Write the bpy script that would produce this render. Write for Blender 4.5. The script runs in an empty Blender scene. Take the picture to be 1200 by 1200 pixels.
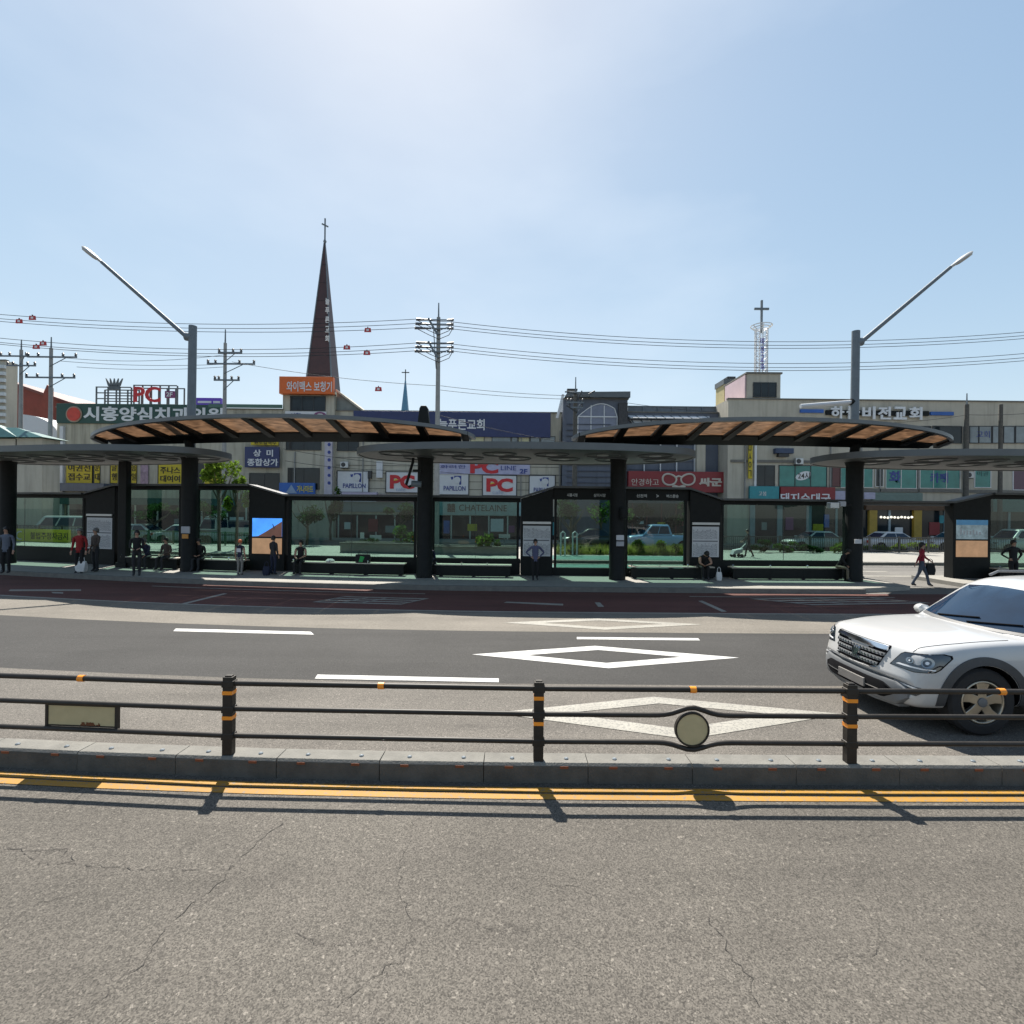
import bpy, bmesh, math, random
from mathutils import Vector, Matrix
from mathutils.bvhtree import BVHTree
R = math.radians
rnd = random.Random(7)
scene = bpy.context.scene
COL = scene.collection

# ------------------------------------------------------------------ view geometry
CAMH, ROLL, FPX = 2.6, 0.0105, 600.0
def off(x):
    """sideways bend of the street: how far the carriageway swings away at station x"""
    a = 0.0075 if x < 0 else 0.0018
    ax = abs(x)
    if ax < 16: return a*ax*ax
    return a*256 + 2*a*16*(ax-16)
def ray(px, py):
    xi, yi = (px-600)/FPX, (600-py)/FPX
    c, s = math.cos(ROLL), math.sin(ROLL)
    return xi*c - yi*s, xi*s + yi*c
def G(px, py, z=0.0):
    u, v = ray(px, py); t = (z-CAMH)/v
    return (u*t, t, z)
def W(px, py, d):
    u, v = ray(px, py)
    return (u*d, d, CAMH+v*d)
def S(px, d, py=600):
    """station and height on a surface that runs along the bent street at depth d"""
    u, v = ray(px, py); s = u*d
    for _ in range(12): s = u*(d+off(s))
    return s, CAMH+v*(d+off(s))

# ------------------------------------------------------------------ materials
MATS = {}
def nodes(m):
    m.use_nodes = True
    nt = m.node_tree; nt.nodes.clear()
    o = nt.nodes.new('ShaderNodeOutputMaterial')
    return nt, o
def N(nt, typ, **kw):
    n = nt.nodes.new(typ)
    for k, v in kw.items():
        if k in n.inputs: n.inputs[k].default_value = v
        else: setattr(n, k, v)
    return n
def mat(name, col, rough=0.6, metal=0.0, var=0.18, scale=2.5, bump=0.0, bscale=40, coat=0.0, spec=0.5, emit=0.0, dirt=0.0):
    if name in MATS: return MATS[name]
    m = bpy.data.materials.new(name); MATS[name] = m
    nt, o = nodes(m)
    b = N(nt, 'ShaderNodeBsdfPrincipled')
    b.inputs['Roughness'].default_value = rough
    b.inputs['Metallic'].default_value = metal
    b.inputs['Specular IOR Level'].default_value = spec
    b.inputs['Coat Weight'].default_value = coat
    b.inputs['Coat Roughness'].default_value = 0.04
    geo = N(nt, 'ShaderNodeNewGeometry')
    no = N(nt, 'ShaderNodeTexNoise'); no.inputs['Scale'].default_value = scale
    no.inputs['Detail'].default_value = 6; no.inputs['Roughness'].default_value = .65
    nt.links.new(geo.outputs['Position'], no.inputs['Vector'])
    mr = N(nt, 'ShaderNodeMapRange'); mr.inputs['From Min'].default_value = .25; mr.inputs['From Max'].default_value = .75
    mr.inputs['To Min'].default_value = 1-var; mr.inputs['To Max'].default_value = 1+var
    nt.links.new(no.outputs['Fac'], mr.inputs['Value'])
    mx = N(nt, 'ShaderNodeVectorMath', operation='SCALE'); mx.inputs[0].default_value = col[:3]
    nt.links.new(mr.outputs['Result'], mx.inputs['Scale'])
    last = mx.outputs[0]
    if dirt > 0:
        mp = N(nt, 'ShaderNodeMapping'); mp.inputs['Scale'].default_value = (2.2, 2.2, .16)
        nt.links.new(geo.outputs['Position'], mp.inputs['Vector'])
        n2 = N(nt, 'ShaderNodeTexNoise'); n2.inputs['Scale'].default_value = 1.3; n2.inputs['Detail'].default_value = 7
        nt.links.new(mp.outputs[0], n2.inputs['Vector'])
        r2 = N(nt, 'ShaderNodeMapRange'); r2.inputs['From Min'].default_value = .48; r2.inputs['From Max'].default_value = .72
        r2.inputs['To Min'].default_value = 1; r2.inputs['To Max'].default_value = 1-dirt
        nt.links.new(n2.outputs['Fac'], r2.inputs['Value'])
        m2 = N(nt, 'ShaderNodeVectorMath', operation='SCALE')
        nt.links.new(last, m2.inputs[0]); nt.links.new(r2.outputs[0], m2.inputs['Scale']); last = m2.outputs[0]
    nt.links.new(last, b.inputs['Base Color'])
    if emit > 0:
        b.inputs['Emission Strength'].default_value = emit
        nt.links.new(last, b.inputs['Emission Color'])
    if bump > 0:
        n3 = N(nt, 'ShaderNodeTexNoise'); n3.inputs['Scale'].default_value = bscale; n3.inputs['Detail'].default_value = 4
        nt.links.new(geo.outputs['Position'], n3.inputs['Vector'])
        bp = N(nt, 'ShaderNodeBump'); bp.inputs['Strength'].default_value = bump; bp.inputs['Distance'].default_value = .02
        nt.links.new(n3.outputs['Fac'], bp.inputs['Height']); nt.links.new(bp.outputs[0], b.inputs['Normal'])
    nt.links.new(b.outputs[0], o.inputs['Surface'])
    return m

def asphalt(name, col, grit=.35, crack=.5, seed=0, tracks=0.0, warm=(1, .96, .9)):
    m = bpy.data.materials.new(name); MATS[name] = m
    nt, o = nodes(m); L = nt.links.new
    b = N(nt, 'ShaderNodeBsdfPrincipled'); b.inputs['Roughness'].default_value = .85; b.inputs['Specular IOR Level'].default_value = .3
    geo = N(nt, 'ShaderNodeNewGeometry')
    ad = N(nt, 'ShaderNodeVectorMath', operation='ADD'); ad.inputs[1].default_value = (seed*13.7, seed*7.1, 0)
    L(geo.outputs['Position'], ad.inputs[0]); P = ad.outputs[0]
    def noise(sc, det=5, rough=.6, v=P):
        n = N(nt, 'ShaderNodeTexNoise'); n.inputs['Scale'].default_value = sc; n.inputs['Detail'].default_value = det
        n.inputs['Roughness'].default_value = rough; L(v, n.inputs['Vector']); return n.outputs['Fac']
    def rng(v, a, c, lo, hi):
        r = N(nt, 'ShaderNodeMapRange'); r.inputs['From Min'].default_value = a; r.inputs['From Max'].default_value = c
        r.inputs['To Min'].default_value = lo; r.inputs['To Max'].default_value = hi; L(v, r.inputs['Value']); return r.outputs[0]
    def mul(a, c):
        n = N(nt, 'ShaderNodeMath', operation='MULTIPLY'); L(a, n.inputs[0]); L(c, n.inputs[1]); return n.outputs[0]
    vo = N(nt, 'ShaderNodeTexVoronoi'); vo.inputs['Scale'].default_value = 130; L(P, vo.inputs['Vector'])
    sp = N(nt, 'ShaderNodeSeparateColor'); L(vo.outputs['Color'], sp.inputs[0])
    stones = rng(sp.outputs[0], 0, 1, 1-grit*1.05, 1+grit*1.05)
    vo3 = N(nt, 'ShaderNodeTexVoronoi'); vo3.inputs['Scale'].default_value = 62; L(P, vo3.inputs['Vector'])
    sp3 = N(nt, 'ShaderNodeSeparateColor'); L(vo3.outputs['Color'], sp3.inputs[0])
    bright = rng(sp3.outputs[1], .93, 1.0, 1.0, 1+grit*1.3)
    fine = rng(noise(30, 4), .3, .7, 1-grit*.2, 1+grit*.2)
    big = rng(noise(.45, 5), .3, .7, .84, 1.13)
    mp = N(nt, 'ShaderNodeMapping'); mp.inputs['Scale'].default_value = (.12, 1.6, 1); L(P, mp.inputs['Vector'])
    streak = rng(noise(1.0, 4, .6, mp.outputs[0]), .35, .7, 1.06, 1-.10-tracks)
    mp2 = N(nt, 'ShaderNodeMapping'); mp2.inputs['Scale'].default_value = (.35, 1.1, 1); L(P, mp2.inputs['Vector'])
    stain = rng(noise(.9, 6, .65, mp2.outputs[0]), .55, .74, 1.0, .80)
    spots = rng(noise(5.5, 2, .5), .70, .76, 1.0, .78)
    v = mul(mul(mul(mul(mul(mul(mul(stones, fine), big), streak), bright), rng(noise(2.2, 3), .62, .8, 1.0, .90)), stain), spots)
    # hairline cracks: warped cell borders, broken up by a coarse mask
    wn = N(nt, 'ShaderNodeTexNoise'); wn.inputs['Scale'].default_value = 2.4; wn.inputs['Detail'].default_value = 8; L(P, wn.inputs['Vector'])
    wv = N(nt, 'ShaderNodeVectorMath', operation='MULTIPLY_ADD'); wv.inputs[1].default_value = (.55, .55, 0)
    L(wn.outputs['Color'], wv.inputs[0]); L(P, wv.inputs[2])
    ve = N(nt, 'ShaderNodeTexVoronoi', feature='DISTANCE_TO_EDGE'); ve.inputs['Scale'].default_value = .62; L(wv.outputs[0], ve.inputs['Vector'])
    line = rng(ve.outputs['Distance'], .001, .006, 1, 0)
    msk = rng(noise(.8, 3), .5, .58, 0, crack)
    ck = mul(line, msk)
    inv = N(nt, 'ShaderNodeMath', operation='SUBTRACT'); inv.inputs[0].default_value = 1; L(ck, inv.inputs[1])
    v = mul(v, inv.outputs[0])
    sc = N(nt, 'ShaderNodeVectorMath', operation='SCALE'); sc.inputs[0].default_value = [col*w for w in warm]
    L(v, sc.inputs['Scale']); L(sc.outputs[0], b.inputs['Base Color'])
    bp = N(nt, 'ShaderNodeBump'); bp.inputs['Strength'].default_value = .25; bp.inputs['Distance'].default_value = .006
    L(sp.outputs[1], bp.inputs['Height']); L(bp.outputs[0], b.inputs['Normal'])
    L(b.outputs[0], o.inputs['Surface'])
    return m

def paint(name, col, wear=.35, sc=9, t0=.56, t1=.68):
    """road paint: worn so that the asphalt shows in specks"""
    m = bpy.data.materials.new(name); MATS[name] = m
    nt, o = nodes(m); L = nt.links.new
    b = N(nt, 'ShaderNodeBsdfPrincipled'); b.inputs['Roughness'].default_value = .7
    geo = N(nt, 'ShaderNodeNewGeometry')
    n = N(nt, 'ShaderNodeTexNoise'); n.inputs['Scale'].default_value = sc; n.inputs['Detail'].default_value = 9; n.inputs['Roughness'].default_value = .75
    L(geo.outputs['Position'], n.inputs['Vector'])
    r = N(nt, 'ShaderNodeMapRange'); r.inputs['From Min'].default_value = t0; r.inputs['From Max'].default_value = t1
    r.inputs['To Min'].default_value = 0; r.inputs['To Max'].default_value = wear; L(n.outputs['Fac'], r.inputs['Value'])
    n2 = N(nt, 'ShaderNodeTexNoise'); n2.inputs['Scale'].default_value = 1.6; n2.inputs['Detail'].default_value = 5
    L(geo.outputs['Position'], n2.inputs['Vector'])
    r2 = N(nt, 'ShaderNodeMapRange'); r2.inputs['From Min'].default_value = .3; r2.inputs['From Max'].default_value = .7; r2.inputs['To Min'].default_value = .80; r2.inputs['To Max'].default_value = 1.08; L(n2.outputs['Fac'], r2.inputs['Value'])
    s2 = N(nt, 'ShaderNodeVectorMath', operation='SCALE'); s2.inputs[0].default_value = col; L(r2.outputs[0], s2.inputs['Scale'])
    mx = N(nt, 'ShaderNodeMix', data_type='RGBA'); L(s2.outputs[0], mx.inputs[6]); mx.inputs[7].default_value = (.13, .125, .115, 1)
    L(r.outputs[0], mx.inputs[0]); L(mx.outputs[2], b.inputs['Base Color']); L(b.outputs[0], o.inputs['Surface'])
    return m

def glass(name, tint, ior=1.45, rough=.01):
    m = bpy.data.materials.new(name); MATS[name] = m
    nt, o = nodes(m); L = nt.links.new
    t = N(nt, 'ShaderNodeBsdfTransparent'); t.inputs[0].default_value = (*tint, 1)
    g = N(nt, 'ShaderNodeBsdfGlossy'); g.inputs['Roughness'].default_value = rough
    f = N(nt, 'ShaderNodeFresnel'); f.inputs['IOR'].default_value = ior
    ge = N(nt, 'ShaderNodeNewGeometry'); iv = N(nt, 'ShaderNodeMath', operation='SUBTRACT'); iv.inputs[0].default_value = 1; L(ge.outputs['Backfacing'], iv.inputs[1])
    mu = N(nt, 'ShaderNodeMath', operation='MULTIPLY'); L(f.outputs[0], mu.inputs[0]); L(iv.outputs[0], mu.inputs[1])
    x = N(nt, 'ShaderNodeMixShader'); L(mu.outputs[0], x.inputs[0]); L(t.outputs[0], x.inputs[1]); L(g.outputs[0], x.inputs[2])
    L(x.outputs[0], o.inputs['Surface'])
    return m
def leafmat(name, col):
    m = bpy.data.materials.new(name); MATS[name] = m
    nt, o = nodes(m); L = nt.links.new
    geo = N(nt, 'ShaderNodeNewGeometry')
    n = N(nt, 'ShaderNodeTexNoise'); n.inputs['Scale'].default_value = 3.1; n.inputs['Detail'].default_value = 4
    L(geo.outputs['Position'], n.inputs['Vector'])
    r = N(nt, 'ShaderNodeMapRange'); r.inputs['From Min'].default_value = .3; r.inputs['From Max'].default_value = .7
    r.inputs['To Min'].default_value = .55; r.inputs['To Max'].default_value = 1.5; L(n.outputs['Fac'], r.inputs['Value'])
    s = N(nt, 'ShaderNodeVectorMath', operation='SCALE'); s.inputs[0].default_value = col; L(r.outputs[0], s.inputs['Scale'])
    d = N(nt, 'ShaderNodeBsdfDiffuse'); t = N(nt, 'ShaderNodeBsdfTranslucent'); L(s.outputs[0], d.inputs[0]); L(s.outputs[0], t.inputs[0])
    x = N(nt, 'ShaderNodeMixShader'); x.inputs[0].default_value = .5; L(d.outputs[0], x.inputs[1]); L(t.outputs[0], x.inputs[2])
    L(x.outputs[0], o.inputs['Surface'])
    return m
def panelmat(name, col):
    """brown translucent roof sheet with grain"""
    m = bpy.data.materials.new(name); MATS[name] = m
    nt, o = nodes(m); L = nt.links.new
    geo = N(nt, 'ShaderNodeNewGeometry')
    mp = N(nt, 'ShaderNodeMapping'); mp.inputs['Scale'].default_value = (1.2, 2.6, 1.2); L(geo.outputs['Position'], mp.inputs[0])
    n = N(nt, 'ShaderNodeTexNoise'); n.inputs['Scale'].default_value = 1.5; n.inputs['Detail'].default_value = 8; n.inputs['Distortion'].default_value = 1.2
    L(mp.outputs[0], n.inputs['Vector'])
    r = N(nt, 'ShaderNodeMapRange'); r.inputs['From Min'].default_value = .3; r.inputs['From Max'].default_value = .7
    r.inputs['To Min'].default_value = .55; r.inputs['To Max'].default_value = 1.3; L(n.outputs['Fac'], r.inputs['Value'])
    s = N(nt, 'ShaderNodeVectorMath', operation='SCALE'); s.inputs[0].default_value = col; L(r.outputs[0], s.inputs['Scale'])
    d = N(nt, 'ShaderNodeBsdfDiffuse'); t = N(nt, 'ShaderNodeBsdfTranslucent'); L(s.outputs[0], d.inputs[0]); L(s.outputs[0], t.inputs[0])
    x = N(nt, 'ShaderNodeMixShader'); x.inputs[0].default_value = .75; L(d.outputs[0], x.inputs[1]); L(t.outputs[0], x.inputs[2])
    g = N(nt, 'ShaderNodeBsdfGlossy'); g.inputs['Roughness'].default_value = .15
    y = N(nt, 'ShaderNodeMixShader'); y.inputs[0].default_value = .05; L(x.outputs[0], y.inputs[1]); L(g.outputs[0], y.inputs[2])
    L(y.outputs[0], o.inputs['Surface'])
    return m

ASPH_NEAR = asphalt('asphalt coarse grey',   .086, .52, .34, 1, .04, (1, .90, .765))
ASPH_TAN = asphalt('asphalt worn tan', .110, .48, .12, 2, .08, (1, .905, .785))
ASPH_DARK = asphalt('asphalt resurfaced dark', .034, .42, .0, 3, .05, (1, .965, .915))
ASPH_LIGHT = asphalt('asphalt pale tan', .148, .36, .12, 4, .06, (1, .90, .755))
ASPH_RED = asphalt('asphalt red bus lane', .10, .35, .1, 5, .18, (1, .40, .33))
ASPH_FAR = asphalt('asphalt far road', .145, .25, .1, 6, .05, (1, .95, .87))
GROUND = asphalt('ground grey', .12, .25, .1, 7, .0, (1, .96, .9))
PAVE = mat('pale concrete paving', (.25, .24, .215), .85, var=.14, scale=4, bump=.2)
KERB = mat('kerb concrete', (.150, .144, .128), .85, var=.22, scale=5, bump=.35, bscale=60)
WHITE_P = paint('white road paint', (.46, .455, .435), .6, 22, .56, .64)
WHITE_OLD = paint('worn white road paint', (.285, .27, .232), .85, 30, .50, .58)
YELLOW_P = paint('yellow road paint', (.32, .158, .011), .8, 24, .53, .62)
BLACKM = mat('charcoal painted steel', (.010, .0115, .0115), .6, 0, var=.25, scale=6, spec=.2)
FENCEM = mat('dark brown fence paint', (.026, .0215, .017), .5, 0, var=.35, scale=9, spec=.3)
GREYM = mat('grey canopy sheet', (.10, .112, .117), .5, .1, var=.12, scale=1.2)
RIMM = mat('canopy rim aluminium', (.12, .128, .132), .42, .3, var=.1, scale=3)
UNDER = mat('canopy soffit', (.07, .075, .078), .5, .1, var=.2, scale=1.5)
GALV = mat('galvanised pole', (.13, .155, .175), .6, .1, var=.15, scale=4)
POLEC = mat('concrete utility pole', (.27, .27, .26), .85, var=.15, scale=3)
SGLASS = glass('smoked green shelter glass', (.55, .70, .65), 1.55)
DGLASS = mat('dark window glass', (.014, .020, .024), .08, 0, var=.4, scale=.8, spec=.35)
WGLASS = mat('pale blinded window', (.19, .22, .23), .12, 0, var=.25, scale=.9)
TEALG = mat('teal window film', (.04, .20, .17), .25, 0, var=.22, scale=1.1)
BEIGE = mat('beige render', (.40, .375, .30), .85, var=.13, scale=.7, bump=.15, dirt=.35)
GREYW = mat('weathered grey render', (.42, .39, .32), .88, var=.12, scale=.6, bump=.15, dirt=.22)
CREAM = mat('cream siding', (.42, .395, .32), .8, var=.1, scale=.8, dirt=.3)
WHITEM = mat('white sheet', (.55, .56, .57), .5, var=.06, scale=2)
REDB = mat('dark red cladding', (.14, .022, .018), .6, var=.2, scale=1.5, dirt=.2)
STEEPM = mat('brown steeple cladding', (.050, .020, .018), .5, var=.25, scale=1.2)
FRAMEM = mat('dark window frame', (.03, .032, .034), .4, .2)
ALUM = mat('aluminium frame', (.45, .46, .46), .4, .6, var=.1)
CHROME = mat('chrome', (.75, .76, .78), .12, 1.0, var=.05)
AMBER = mat('amber reflector', (.85, .28, .02), .3, 0, var=.1)
RUBBER = mat('tyre rubber', (.016, .016, .017), .8, var=.2, scale=20)
BARK = mat('bark', (.11, .085, .06), .9, var=.3, scale=9, bump=.6, bscale=25)
LEAF_Y = leafmat('yellow green leaves', (.12, .19, .026))
LEAF_G = leafmat('green leaves', (.055, .115, .025))
LEAF_D = leafmat('dark leaves', (.025, .06, .02))
GRASSM = leafmat('dry grass', (.20, .21, .05))
PANELM = panelmat('brown polycarbonate', (.35, .262, .195))

# ------------------------------------------------------------------ mesh builder
class MB:
    def __init__(s): s.v, s.f, s.m, s.mi = [], [], [], 0
    def add(s, vs, fs):
        n = len(s.v); s.v += [tuple(p) for p in vs]
        for f in fs: s.f.append([i+n for i in f]); s.m.append(s.mi)
        return s
    def box(s, x0, x1, y0, y1, z0, z1):
        return s.add([(x0,y0,z0),(x1,y0,z0),(x1,y1,z0),(x0,y1,z0),(x0,y0,z1),(x1,y0,z1),(x1,y1,z1),(x0,y1,z1)],
                     [(3,2,1,0),(4,5,6,7),(0,1,5,4),(1,2,6,5),(2,3,7,6),(3,0,4,7)])
    def boxes(s, x0, x1, n, y0, y1, z0, z1):
        """a box cut into n lengths so that it can follow the bend"""
        rings = []
        for i in range(n+1):
            x = x0+(x1-x0)*i/n
            rings.append([(x,y0,z0),(x,y1,z0),(x,y1,z1),(x,y0,z1)])
        return s.loft(rings)
    def loft(s, rings, cap=True, closed=True):
        k = len(rings[0]); vs = [p for r in rings for p in r]; fs = []
        for i in range(len(rings)-1):
            for j in range(k if closed else k-1):
                a, b = i*k+j, i*k+(j+1) % k
                fs.append((a, b, b+k, a+k))
        if cap and closed:
            fs.append(tuple(range(k-1, -1, -1))); o = (len(rings)-1)*k; fs.append(tuple(range(o, o+k)))
        return s.add(vs, fs)
    def tube(s, pts, r, seg=8, cap=True, sq=False):
        pts = [Vector(p) for p in pts]; n = len(pts)
        rs = r if isinstance(r, (list, tuple)) else [r]*n
        rings = []; up = Vector((0, 0, 1)); prev = None
        for i, p in enumerate(pts):
            t = (pts[min(i+1, n-1)]-pts[max(i-1, 0)]).normalized()
            if prev is None:
                a = t.cross(up)
                if a.length < 1e-3: a = t.cross(Vector((0, 1, 0)))
            else: a = prev-t*prev.dot(t)
            a.normalize(); prev = a; b = t.cross(a)
            rings.append([p+(a*math.cos(2*math.pi*(j+.5)/seg)+b*math.sin(2*math.pi*(j+.5)/seg))*rs[i] for j in range(seg)])
        return s.loft(rings, cap)
    def prism(s, poly, vec):
        n = len(poly); vec = Vector(vec)
        return s.add([Vector(p) for p in poly]+[Vector(p)+vec for p in poly],
                     [tuple(range(n-1, -1, -1)), tuple(range(n, 2*n))]+[(i, (i+1) % n, n+(i+1) % n, n+i) for i in range(n)])
    def lathe(s, prof, c=(0,0,0), seg=16, axis='z', cap=True):
        rings = []
        for r, h in prof:
            ring = []
            for j in range(seg):
                a = 2*math.pi*j/seg; p = (r*math.cos(a), r*math.sin(a), h)
                if axis == 'y': p = (p[0], p[2], p[1])
                if axis == 'x': p = (p[2], p[0], p[1])
                ring.append((p[0]+c[0], p[1]+c[1], p[2]+c[2]))
            rings.append(ring)
        return s.loft(rings, cap)
    def quad(s, a, b, c, d): return s.add([a,b,c,d], [(0,1,2,3)])
    def warp(s):
        s.v = [(x, y+off(x), z) for x, y, z in s.v]; return s
    def xf(s, M): s.v = [tuple(M @ Vector(p)) for p in s.v]; return s
    def build(s, name, mats, parent=None, smooth=False, bevel=0, local=False, sub=0):
        me = bpy.data.meshes.new(name)
        vs = s.v
        if parent is not None and not local:
            inv = WM(parent).inverted(); vs = [tuple(inv @ Vector(p)) for p in vs]
        me.from_pydata(vs, [], s.f)
        if not isinstance(mats, (list, tuple)): mats = [mats]
        for m in mats: me.materials.append(m)
        for p, mi in zip(me.polygons, s.m): p.material_index = min(mi, len(mats)-1)
        bm = bmesh.new(); bm.from_mesh(me); bmesh.ops.recalc_face_normals(bm, faces=bm.faces); bm.to_mesh(me); bm.free()
        if smooth:
            for p in me.polygons: p.use_smooth = True
            if not sub: me.set_sharp_from_angle(angle=R(38))
        o = bpy.data.objects.new(name, me); COL.objects.link(o)
        if parent is not None: o.parent = parent
        if sub:
            md = o.modifiers.new('sub', 'SUBSURF'); md.levels = md.render_levels = sub
        if bevel:
            md = o.modifiers.new('bevel', 'BEVEL'); md.width = bevel; md.segments = 2; md.limit_method = 'ANGLE'
        return o
def WM(o):
    M = Matrix.LocRotScale(o.location, o.rotation_euler, o.scale)
    return WM(o.parent) @ M if o.parent is not None else M
def tag(o, label=None, cat=None, group=None, kind=None):
    if label: o['label'] = label
    if cat: o['category'] = cat
    if group: o['group'] = group
    if kind: o['kind'] = kind
    return o
def thing(name, label, cat, loc=(0,0,0), rz=0, group=None):
    o = bpy.data.objects.new(name, None); COL.objects.link(o)
    o.location = loc; o.rotation_euler = (0, 0, rz); o.empty_display_size = .2
    return tag(o, label, cat, group)
def copy_tree(o, parent=None):
    c = o.copy(); COL.objects.link(c); c.parent = parent
    for ch in [x for x in COL.objects if x.parent == o]: copy_tree(ch, c)
    return c

def text_parts(s, bold=.0, ext=.02):
    cu = bpy.data.curves.new('lettering', 'FONT'); cu.body = s; cu.size = 1; cu.extrude = ext; cu.offset = bold
    cu.align_x = 'LEFT'; cu.resolution_u = 3
    ob = bpy.data.objects.new('lettering', cu); COL.objects.link(ob)
    bpy.context.view_layer.update()
    dg = bpy.context.evaluated_depsgraph_get()
    me = bpy.data.meshes.new_from_object(ob.evaluated_get(dg))
    vs = [v.co.copy() for v in me.vertices]; fs = [tuple(p.vertices) for p in me.polygons]
    bpy.data.objects.remove(ob); bpy.data.meshes.remove(me); bpy.data.curves.remove(cu)
    return vs, fs
def put_text(mb, s, x0, x1, z0, z1, y, bold=.015, depth=.03):
    """lettering that fills the box x0..x1, z0..z1 on a wall facing the street at depth y"""
    vs, fs = text_parts(s, bold)
    if not vs: return mb
    ax, bx = min(v.x for v in vs), max(v.x for v in vs); ay, by = min(v.y for v in vs), max(v.y for v in vs)
    az, bz = min(v.z for v in vs), max(v.z for v in vs)
    def m(v, a, b, lo, hi): return lo+(v-a)/max(b-a, 1e-6)*(hi-lo)
    return mb.add([(m(v.x,ax,bx,x0,x1), m(v.z,az,bz,y,y-depth), m(v.y,ay,by,z0,z1)) for v in vs], fs)
SKY_AIR, SKY_DUST, SKY_OZ, SKY_STR, SUN_E, EXPO, VEIL, SKYGAIN = 1.0, .5, 3.0, .10, 4.9, 1.08, 7.2, (1.54, 1.61, 1.62)
# ================================================================== SETTING: ground, roads, markings
def strip(name, s0, s1, d0, d1, z, m, n=None, label=None):
    n = n or max(2, int((s1-s0)/2)); mb = MB()
    vs = []
    for i in range(n+1):
        x = s0+(s1-s0)*i/n
        vs += [(x, d0+off(x), z), (x, d1+off(x), z)]
    mb.add(vs, [(2*i, 2*i+2, 2*i+3, 2*i+1) for i in range(n)])
    o = mb.build(name, m); tag(o, label, kind='structure'); return o
gb = MB().quad((-900,-300,-.03), (900,-300,-.03), (900,1500,-.03), (-900,1500,-.03))
tag(gb.build('ground', GROUND), kind='structure')
strip('road', -60, 60, -14, 4.97, 0, ASPH_NEAR)
strip('road', -60, 60, 5.05, 7.76, 0, ASPH_TAN)
strip('road', -60, 60, 7.76, 11.15, .001, ASPH_DARK)
strip('road', -60, 60, 11.15, 13.3, 0, ASPH_LIGHT)
strip('bus_lane', -60, 60, 13.3, 16.75, .001, ASPH_RED)
strip('far_road', -60, 60, 16.76, 26.2, -.002, ASPH_FAR)
strip('back_road', -60, 60, 34.2, 41.0, .002, ASPH_FAR)
marks = MB(); marks_old = MB()
def bar(mb, s0, s1, d, w, z=.0052, n=None):
    n = n or max(1, int((s1-s0)/1.5)); vs = []
    for i in range(n+1):
        x = s0+(s1-s0)*i/n
        vs += [(x, d-w/2+off(x), z), (x, d+w/2+off(x), z)]
    mb.add(vs, [(2*i, 2*i+2, 2*i+3, 2*i+1) for i in range(n)])
def mark(name, mb, m):
    tag(mb.build(name, m), kind='structure')
# solid and dashed lane lines
ln = MB(); bar(ln, -50, 50, 13.32, .11); mark('lane_line', ln, WHITE_OLD)
ln = MB(); bar(ln, -12, -2.7, 16.02, .09); bar(ln, 5.6, 12.2, 16.02, .09); mark('lane_line', ln, WHITE_OLD)
yl = MB(); bar(yl, -40, 40, 4.785, .085); bar(yl, -40, 40, 4.675, .09); mark('centre_line', yl, YELLOW_P)
def pixline(name, pts, m):
    mb = MB(); mb.add([G(x, y, .005) for x, y in pts], [tuple(range(len(pts)))]); mark(name, mb, m)
pixline('lane_dash', [(203,739.6),(368,743.6),(364,740.2),(206,736.4)], WHITE_P)
pixline('lane_dash', [(369,795.2),(584.5,799.4),(584.5,795),(372,790.4)], WHITE_P)
pixline('lane_dash', [(676,749),(820.5,750.5),(818,747.8),(676,746.4)], WHITE_P)
for s in (-16.5, 10.5): 
    ln = MB(); bar(ln, s, s+2.9, 10.72, .14); mark('lane_dash', ln, WHITE_P)
def diamond(pl, pt, pr, pb, k, m):
    P = [Vector(G(*p, .0055)) for p in (pl, pt, pr, pb)]; c = sum(P, Vector())/4
    Q = [c+(p-c)*k for p in P]; mb = MB()
    mb.add(P+Q, [(i, (i+1) % 4, 4+(i+1) % 4, 4+i) for i in range(4)]); mark('diamond_marking', mb, m)
diamond((577,835.2), (766,816.4), (988,836.6), (806,866), .60, WHITE_OLD)
diamond((553,766.8), (697,756.8), (866,770.6), (713,783), .585, WHITE_P)
diamond((590,729.5), (700,724.7), (824,731.6), (709,738), .60, WHITE_OLD)
# bus lane lettering seen edge on, and oblique ticks
for (a, b, c) in (((366,706.4),(470,709.2),0), ((952,710),(1092,707.6),0)):
    p, q = Vector(G(a[0], a[1]-.8, .005)), Vector(G(b[0], b[1]-.8, .005)); up = Vector((.25, .42, 0)) if a[0] < 600 else Vector((-.55, .42, 0))
    mb = MB(); ax = (q-p)
    for k in range(4):
        o = up*k*.72; mb.quad(p+o, q+o, q+o+up*.30, p+o+up*.30)
    for t in (0, .3, .52, .97): mb.quad(p+ax*t+Vector((0,0,.003)), p+ax*(t+.028)+Vector((0,0,.003)), p+ax*(t+.028)+up*2.4+Vector((0,0,.003)), p+ax*t+up*2.4+Vector((0,0,.003)))
    mark('bus_lane_lettering', mb, WHITE_OLD)
pixline('lane_tick', [(211,707.6),(216,708.2),(267,695.6),(262,695.2)], WHITE_OLD)
pixline('lane_tick', [(818,704.2),(823,703.8),(852,716.6),(846,717)], WHITE_OLD)
pixline('lane_tick', [(697,706),(703,706),(708,711),(701,711)], WHITE_OLD)
pixline('lane_arrow', [(590,706.2),(660,709.6),(660,707.6),(594,705)], WHITE_OLD)
pixline('lane_arrow', [(10,692.6),(95,692.4),(95,690.6),(12,690.8)], WHITE_OLD)
pixline('lane_arrow', [(62,695.2),(74,695.6),(74,694),(60,693.6)], WHITE_OLD)
for d in (21.6, 23.3, 24.8):
    ln = MB(); bar(ln, 13.2, 17.5, d, .34); mark('crossing_stripe', ln, WHITE_OLD)
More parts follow.
